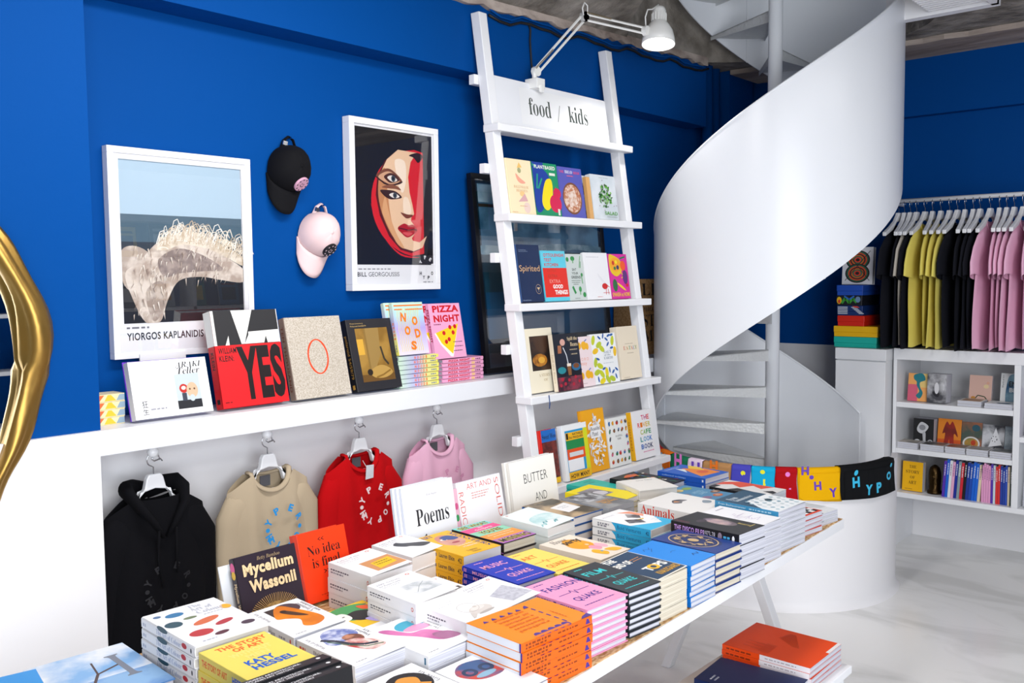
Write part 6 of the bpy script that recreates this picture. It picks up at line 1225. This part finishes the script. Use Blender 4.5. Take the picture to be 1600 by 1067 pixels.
# ================================================================== THINGS ON THE BACK CABINET AND SHELVES
def back_things():
    X = 5.60
    z = 1.2188
    BX = [(2.098, .255, .064, '#17b3a4', 'turquoise', None), (2.096, .262, .064, '#efb80c', 'yellow', None), (2.125, .160, .063, '#d8240f', 'red', None), (2.132, .152, .060, '#12306a', 'navy striped', 'st'), (2.136, .152, .060, '#1a1c24', 'wavy patterned', 'wv'), (2.134, .155, .062, '#1f4fb4', 'blue', None)]
    for i, (yc, wy, h, c, nm, art) in enumerate(BX):
        e = thing('gift_box', f'{nm} box in the stack on the white cabinet', 'box', (X, yc, z), group='boxes on the cabinet')
        b = MB(); b.box(-.05, .24, -wy / 2, wy / 2, 0, h * .42, c); b.build('box_base', e, bevel=.002)
        l = MB(); l.box(-.052, .242, -wy / 2 - .002, wy / 2 + .002, h * .42, h, c); l.build('lid', e, bevel=.002)
        A = []
        if art == 'st': A = [('r', .02, .16 + .16 * q, .42, .24 + .16 * q, '#cfd6e2') for q in range(5)] + [('p', [(.55 + .06 * q, .85 - .12 * q), (.75 + .06 * q, .85 - .12 * q), (.78 + .06 * q, .78 - .12 * q), (.58 + .06 * q, .78 - .12 * q)], '#cfd6e2') for q in range(6)] + [('p', [(.6, .95), (.8, .95), (.9, .8), (.7, .8)], '#d8402a')]
        if art == 'wv': A = [('e', .10, .5, .10, .36, '#e8b81a'), ('e', .10, .4, .05, .2, '#d8402a'), ('l', [(.2, .2), (.35, .75), (.5, .25), (.65, .7), (.8, .3)], .10, '#3f9a3a'), ('l', [(.3, .95), (.5, .6), (.7, .95)], .06, '#2a6ac0'), ('e', .85, .6, .1, .3, '#6a8ab0')]
        if A:
            pm = MB(); draw(pm, A, lambda u, v, k, wy=wy: (-.0525 - k, wy / 2 - u, v), wy, h); pm.build('box_print', e)
        z += h + .0008
    RG = [('r', 0, 0, 1, 1, '#e4e4ea')]
    for cx, cy in ((.5, .66), (.5, .30)):
        for q, c in enumerate(['#2a2326', '#2f6a52', '#d8502a', '#3a2a2a', '#c9682a', '#2f6a52', '#d8402a', '#2a2326']): RG.append(('e', cx, cy, .40 * (1 - q * .12), .26 * (1 - q * .12), c))
    RG += [('l', [(.1, .1), (.9, .9)], .02, '#2a2326'), ('l', [(.9, .1), (.1, .9)], .02, '#2a2326')]
    e = book('art_book', .185, .225, .04, '#e4e4ea', RG, '#dadae2', hard=True, label='grey book with concentric coloured rings on top of the boxes')
    e.rotation_euler = (RAD(86), 0, RAD(-90)); e.location = (X + .06, 2.115, z + .225 / 2)
    # ------- face-out books and piles in the shelf unit; they face the room (-X)
    def face(y0, y1, h, t, name, cover, P, label, zs, dx=.05, lean=8):
        w_ = y0 - y1; e = book(name, w_, h, t, cover, P, cover, label=label, group='books in the back shelf unit')
        a = RAD(lean); e.rotation_euler = (RAD(90 - lean), 0, RAD(-90))
        e.location = (X + dx + h / 2 * math.sin(a) + t * math.cos(a), (y0 + y1) / 2, zs + .0006 + h / 2 * math.cos(a)); return e
    z1, z2, z3 = .903, .626, .362
    face(1.825, 1.712, .165, .02, 'shelf_book', '#eea850', [('r', 0, 0, 1, 1, '#f0a860'), ('r', 0, 0, .5, .6, '#d8607a'), ('r', .5, .5, 1, 1, '#e8c87a'), ('s', [(.3, .95), (.7, 1.0), (.86, .78), (.6, .68), (.62, .5), (.76, .3), (.62, .1), (.42, .2), (.58, .36), (.44, .56), (.42, .7), (.28, .8)], '#1f7a86')], 'orange book with a teal face silhouette, top back shelf', z1, .07)
    face(1.708, 1.602, .168, .10, 'shelf_book', '#3a3a3e', [('r', 0, 0, 1, 1, '#4a4a50/#c9c9ce@9'), ('s', [(.2, .9), (.5, .7), (.8, .9), (.9, .5), (.6, .2), (.3, .3), (.1, .6)], '#23232a/#e6e6ea@7'), ('e', .5, .5, .12, .2, '#dadade')], 'thick black and white photograph book, top back shelf', z1, .05, 3)
    face(1.51, 1.39, .165, .02, 'shelf_book', '#d8b0a4', [('r', 0, 0, 1, 1, '#dcb4a6'), ('l', [(.2, .1), (.4, .3), (.7, .26), (.86, .1)], .05, '#3a4a34'), ('e', .75, .62, .12, .07, '#e8d0a0'), ('e', .82, .74, .07, .05, '#e0a890'), ('e', .2, .2, .1, .06, '#c98a3a')], 'dusty pink book with flowers, top back shelf', z1, .16)
    face(1.345, 1.242, .185, .02, 'shelf_book', '#eef0f2', [('T', 'World of Art', .06, .55, .16, .95, '#33333a', 'sans', 90), ('s', [(.3, .05), (.95, .05), (.98, .9), (.6, .98), (.34, .8)], '#1f5a86/#8fb8cc@10'), ('T', 'ENE', .4, .6, .95, .76, '#10202e', 'black'), ('T', 'BIS', .44, .42, .9, .56, '#e8eef2', 'black')], 'white book with a blue graffiti picture, top back shelf', z1, .16)
    def low(y0, y1, t, n, cover, P, label, zs, dep=.15, dx=.02):
        e = book('shelf_paperback', y0 - y1, dep, t, cover, P, cover); stack(e, label, X + dx + dep / 2, (y0 + y1) / 2, zs + .0004, -90, t, n, rj=.8)
        # turned so that its tail edge faces the room
    low(1.53, 1.405, .016, 2, '#e8e4e0', [('r', .1, .1, .9, .9, '#a8846a')], 'white book lying below the dusty pink book', z1, .13)
    low(1.388, 1.242, .014, 2, '#eef0f2', [('e', .6, .3, .25, .2, '#1f4a6a')], 'white book lying below the graffiti book', z1, .13)
    face(1.805, 1.69, .165, .10, 'shelf_book', '#1c1d20', [('r', 0, 0, 1, 1, '#1c1d20'), ('s', [(.2, .7), (.4, .88), (.74, .74), (.6, .54), (.4, .46), (.2, .54)], '#cfd0d4'), ('e', .44, .68, .16, .10, '#8f9096'), ('s', [(.46, .5), (.6, .5), (.62, .2), (.7, .08), (.4, .08), (.48, .2)], '#b8b9be'), ('o', .2, .14, .16, .10, .6, '#d4d5d9'), ('o', .84, .16, .14, .10, .6, '#a8a9ae')], 'thick black book with white porcelain shapes, middle back shelf', z2, .13, 2)
    face(1.678, 1.548, .172, .02, 'shelf_book', '#e87a1c', [('r', 0, 0, 1, 1, '#ec8a22'), ('r', 0, 0, 1, .3, '#d85a1c'), ('s', [(.2, .5), (.36, .9), (.5, .8), (.62, .92), (.8, .6), (.86, .4), (.7, .5), (.7, .1), (.56, .1), (.5, .3), (.42, .06), (.28, .1), (.32, .5)], '#7a1f18/#a82a1c@10')], 'orange book with dark red dancing figures, middle back shelf', z2, .16)
    face(1.546, 1.436, .165, .02, 'shelf_book', '#3a4a48', [('r', 0, 0, 1, 1, '#4a5a50/#a8684a@9'), ('e', .5, .25, .42, .24, '#e4e4e2'), ('e', .5, .25, .34, .19, '#7a8a4a/#c9883a@14'), ('e', .6, .28, .12, .09, '#c2411f'), ('e', .7, .8, .2, .12, '#2a5a6a')], 'food book with a white plate, middle back shelf', z2, .16)
    face(1.434, 1.318, .160, .02, 'shelf_book', '#c9cad0', [('r', 0, 0, 1, 1, '#d8d9de/#3a3b42@10'), ('p', [(.3, .2), (.6, .9), (.9, .3)], '#eeeef2')] + [('e', .55 + .12 * math.cos(q), .5 + .1 * math.sin(q), .02, .02, '#23232a') for q in range(7)], 'black and white collage book, middle back shelf', z2, .16)
    face(1.316, 1.244, .158, .02, 'shelf_book', '#a8b4bc', [('r', 0, 0, 1, 1, '#b4c0c8/#6a7a86@12')], 'pale blue grey photograph book, middle back shelf', z2, .16)
    for i, (y0, y1, c, lb) in enumerate(((1.862, 1.745, '#cfc4b8', 'beige'), (1.73, 1.60, '#2a2a30', 'dark'), (1.592, 1.485, '#9a5a3a', 'brown'), (1.478, 1.365, '#a8a8ae', 'grey'), (1.356, 1.244, '#3a3f46', 'charcoal'))):
        low(y0, y1, .0115, 3, '#eceae8', [('r', .03, .03, .97, .97, c + '/#8a8a8a@20')], f'{lb} covered book lying on middle back shelf', z2, .12)
    YW = '#f0b40a'
    e = face(1.842, 1.726, .175, .05, 'classic_book', YW, [('T', 'THE', .32, .78, .68, .88, '#5a4210', 'serif'), ('T', 'STORY', .16, .60, .84, .71, '#5a4210', 'serif'), ('T', 'OF', .38, .42, .62, .52, '#5a4210', 'serif'), ('T', 'ART', .30, .24, .70, .35, '#5a4210', 'serif'), ('d', .14, .06, .5, .018, '#8a6a1a')], 'yellow book with dark serif capitals on the lowest back shelf', z3, .06, 4)
    st = thing('figurine', 'dark bronze arched figurine between yellow book and spines', 'figurine', (X + .10, 1.668, z3))
    m_ = MB(); m_.lathe([(.0, 0), (.042, 0), (.042, .014), (.032, .022), (.034, .06), (.036, .10), (.034, .13), (.026, .155), (.012, .168), (0, .172)], 'statue_bronze', 18); m_.build('body', st, smooth=True)
    m_ = MB(); m_.lathe([(.028, 0), (.031, .004), (.028, .008)], 'statue_bronze', 16, Matrix.Translation((0, 0, .125))); m_.lathe([(.0, 0), (.016, .005), (.018, .02), (.010, .03), (0, .033)], 'statue_bronze', 12, Matrix.Translation((-.022, 0, .085))); m_.build('relief', st, smooth=True)
    R1 = ['#5a34b0', '#1d68d8', '#e9edf2', '#eeb0d2', '#1c2f9a', '#8fa0a6', '#d82838', '#16171c', '#1a3a9a', '#1a4ab0', '#1464d8', '#1268dc', '#e8d8b8']
    names = {'#5a34b0': 'violet', '#1d68d8': 'blue', '#e9edf2': 'white', '#eeb0d2': 'pink', '#1c2f9a': 'navy', '#8fa0a6': 'grey', '#d82838': 'red', '#16171c': 'black', '#1a3a9a': 'dark blue', '#1a4ab0': 'mid blue', '#1464d8': 'bright blue', '#1268dc': 'vivid blue', '#e8d8b8': 'cream', '#eda4d0': 'pink', '#8a5ac0': 'purple', '#cfe0e8': 'pale', '#e03030': 'red', '#1f3fa0': 'navy', '#2a4fb8': 'blue', '#3a4f4a': 'green grey'}
    R2 = ['#eda4d0', '#eda4d0', '#eda4d0', '#eda4d0', '#5a34b0', '#cfe0e8', '#e03030', '#e03030', '#1f3fa0', '#1f3fa0', '#2a4fb8', '#e8d8b8', '#3a4f4a']
    od = ['first', 'second', 'third', 'fourth', 'fifth', 'sixth', 'seventh', 'eighth', 'ninth', 'tenth', 'eleventh', 'twelfth', 'thirteenth']
    for row, (y0, cols, pitch) in enumerate(((1.612, R1, .0158), (1.400, R2, .0122))):
        for i, c in enumerate(cols):
            t = pitch - .0012; h = .212 + .006 * ((i * 5) % 3); d_ = .15
            e = thing('slim_book', f'{names[c]} slim spine on lowest back shelf, {od[i]} from left in {("left", "right")[row]} row', 'book', (X + .04, y0 - pitch * (i + .5), z3 + .0004), (RAD(3.5 if row == 0 else 0), 0, 0), 'slim spines on the lowest back shelf')
            b = MB(); b.prism([(-t / 2, 0), (t / 2, 0), (t / 2, h), (-t / 2, h)], 0, d_, c, 'yz'); b.build('cover', e)
            p = MB(); p.box(.003, d_ + .0005, -t / 2 + .0008, t / 2 - .0008, .003, h + .0004, 'pages'); p.build('page_block', e)
            pm = MB(); draw(pm, [('d', .1, .35, .4, .3, '#e8e8ee' if c not in ('#e9edf2', '#e8d8b8', '#cfe0e8', '#eda4d0', '#eeb0d2') else '#8a5a8a')], lambda u, v, k, h=h, t=t: (-k, t / 2 - v, h - u), h, t); pm.build('spine_print', e)
    # next bay, cut by the picture edge
    for i, (c, h) in enumerate((('#6a3f8a', .26), ('#b8bcc4', .30))):
        face(1.19 - .0, 1.05, h, .03, 'shelf_book', c, [('T', 'RIOT', .06, .3, .2, .8, '#2a2a30', 'bold', 90)], f'{("purple", "grey")[i]} book in the next bay of the back shelf unit', (.76, .362)[i], .05)
back_things()

# ================================================================== SHELVES ON THE OPPOSITE WALL (seen only in mirror and picture glass)
def opposite():
    u = thing('wall_bookshelf', 'long white bookshelf across the shop, reflected in the mirror', 'shelf', (4.0, -2.2, 0))
    for z in (.55, .98, 1.42, 1.88):
        m_ = MB(); m_.box(-2.2, 2.0, 0, .26, z - .03, z, 'lacquer_white'); m_.build('shelf_board', u)
    for x in (-2.2, -.8, .6, 1.97):
        m_ = MB(); m_.box(x, x + .03, 0, .26, 0, 2.35, 'lacquer_white'); m_.build('upright', u)
    m_ = MB(); m_.box(-2.2, 2.0, 0, .28, 2.2, 2.65, 'ledge_white'); m_.build('bulkhead', u)
    cols = ['#5a2f5a', '#2a7ab0', '#d8a02a', '#c9c9ce', '#2a2a30', '#d86a3a', '#1f8a8a', '#e8e4dc', '#8a3a4a', '#f0d23a', '#3a4a7a', '#b8c4cc']
    nm = ['plum', 'blue', 'ochre', 'silver', 'black', 'orange', 'teal', 'ivory', 'wine', 'yellow', 'indigo', 'ice grey']
    rnd = random.Random(9); n = 0
    for li, z in enumerate((.55, .98, 1.42, 1.88)):
        for k in range(12):
            c = (li * 5 + k * 7) % 12; w_ = rnd.uniform(.17, .25); h = rnd.uniform(.24, .31); x = 1.93 + k * .345
            P = [('r', .15, .2, .85, .7, cols[(c + 3) % 12]), ('r', .15, .78, .85, .86, cols[(c + 7) % 12])]
            if li == 1 and k == 1: P = [('T', 'BO', .2, .72, .8, .9, '#f0a0b4', 'bold'), ('T', 'BO', .2, .42, .8, .6, '#f0a0b4', 'bold'), ('T', 'BO', .2, .12, .8, .3, '#f0a0b4', 'bold')]; c = 0
            e = book('display_book', w_, h, .02, cols[c], P, cols[c], label=f'{nm[c]} book on shelf {("one", "two", "three", "four")[li]} across the shop, place {k + 1}', group='books reflected from across the shop')
            e.rotation_euler = (RAD(82), 0, PI); e.location = (x, -2.2 + .06 + h / 2 * math.sin(RAD(8)) * -1 + .10, z + .001 + h / 2 * math.cos(RAD(8)))
opposite()
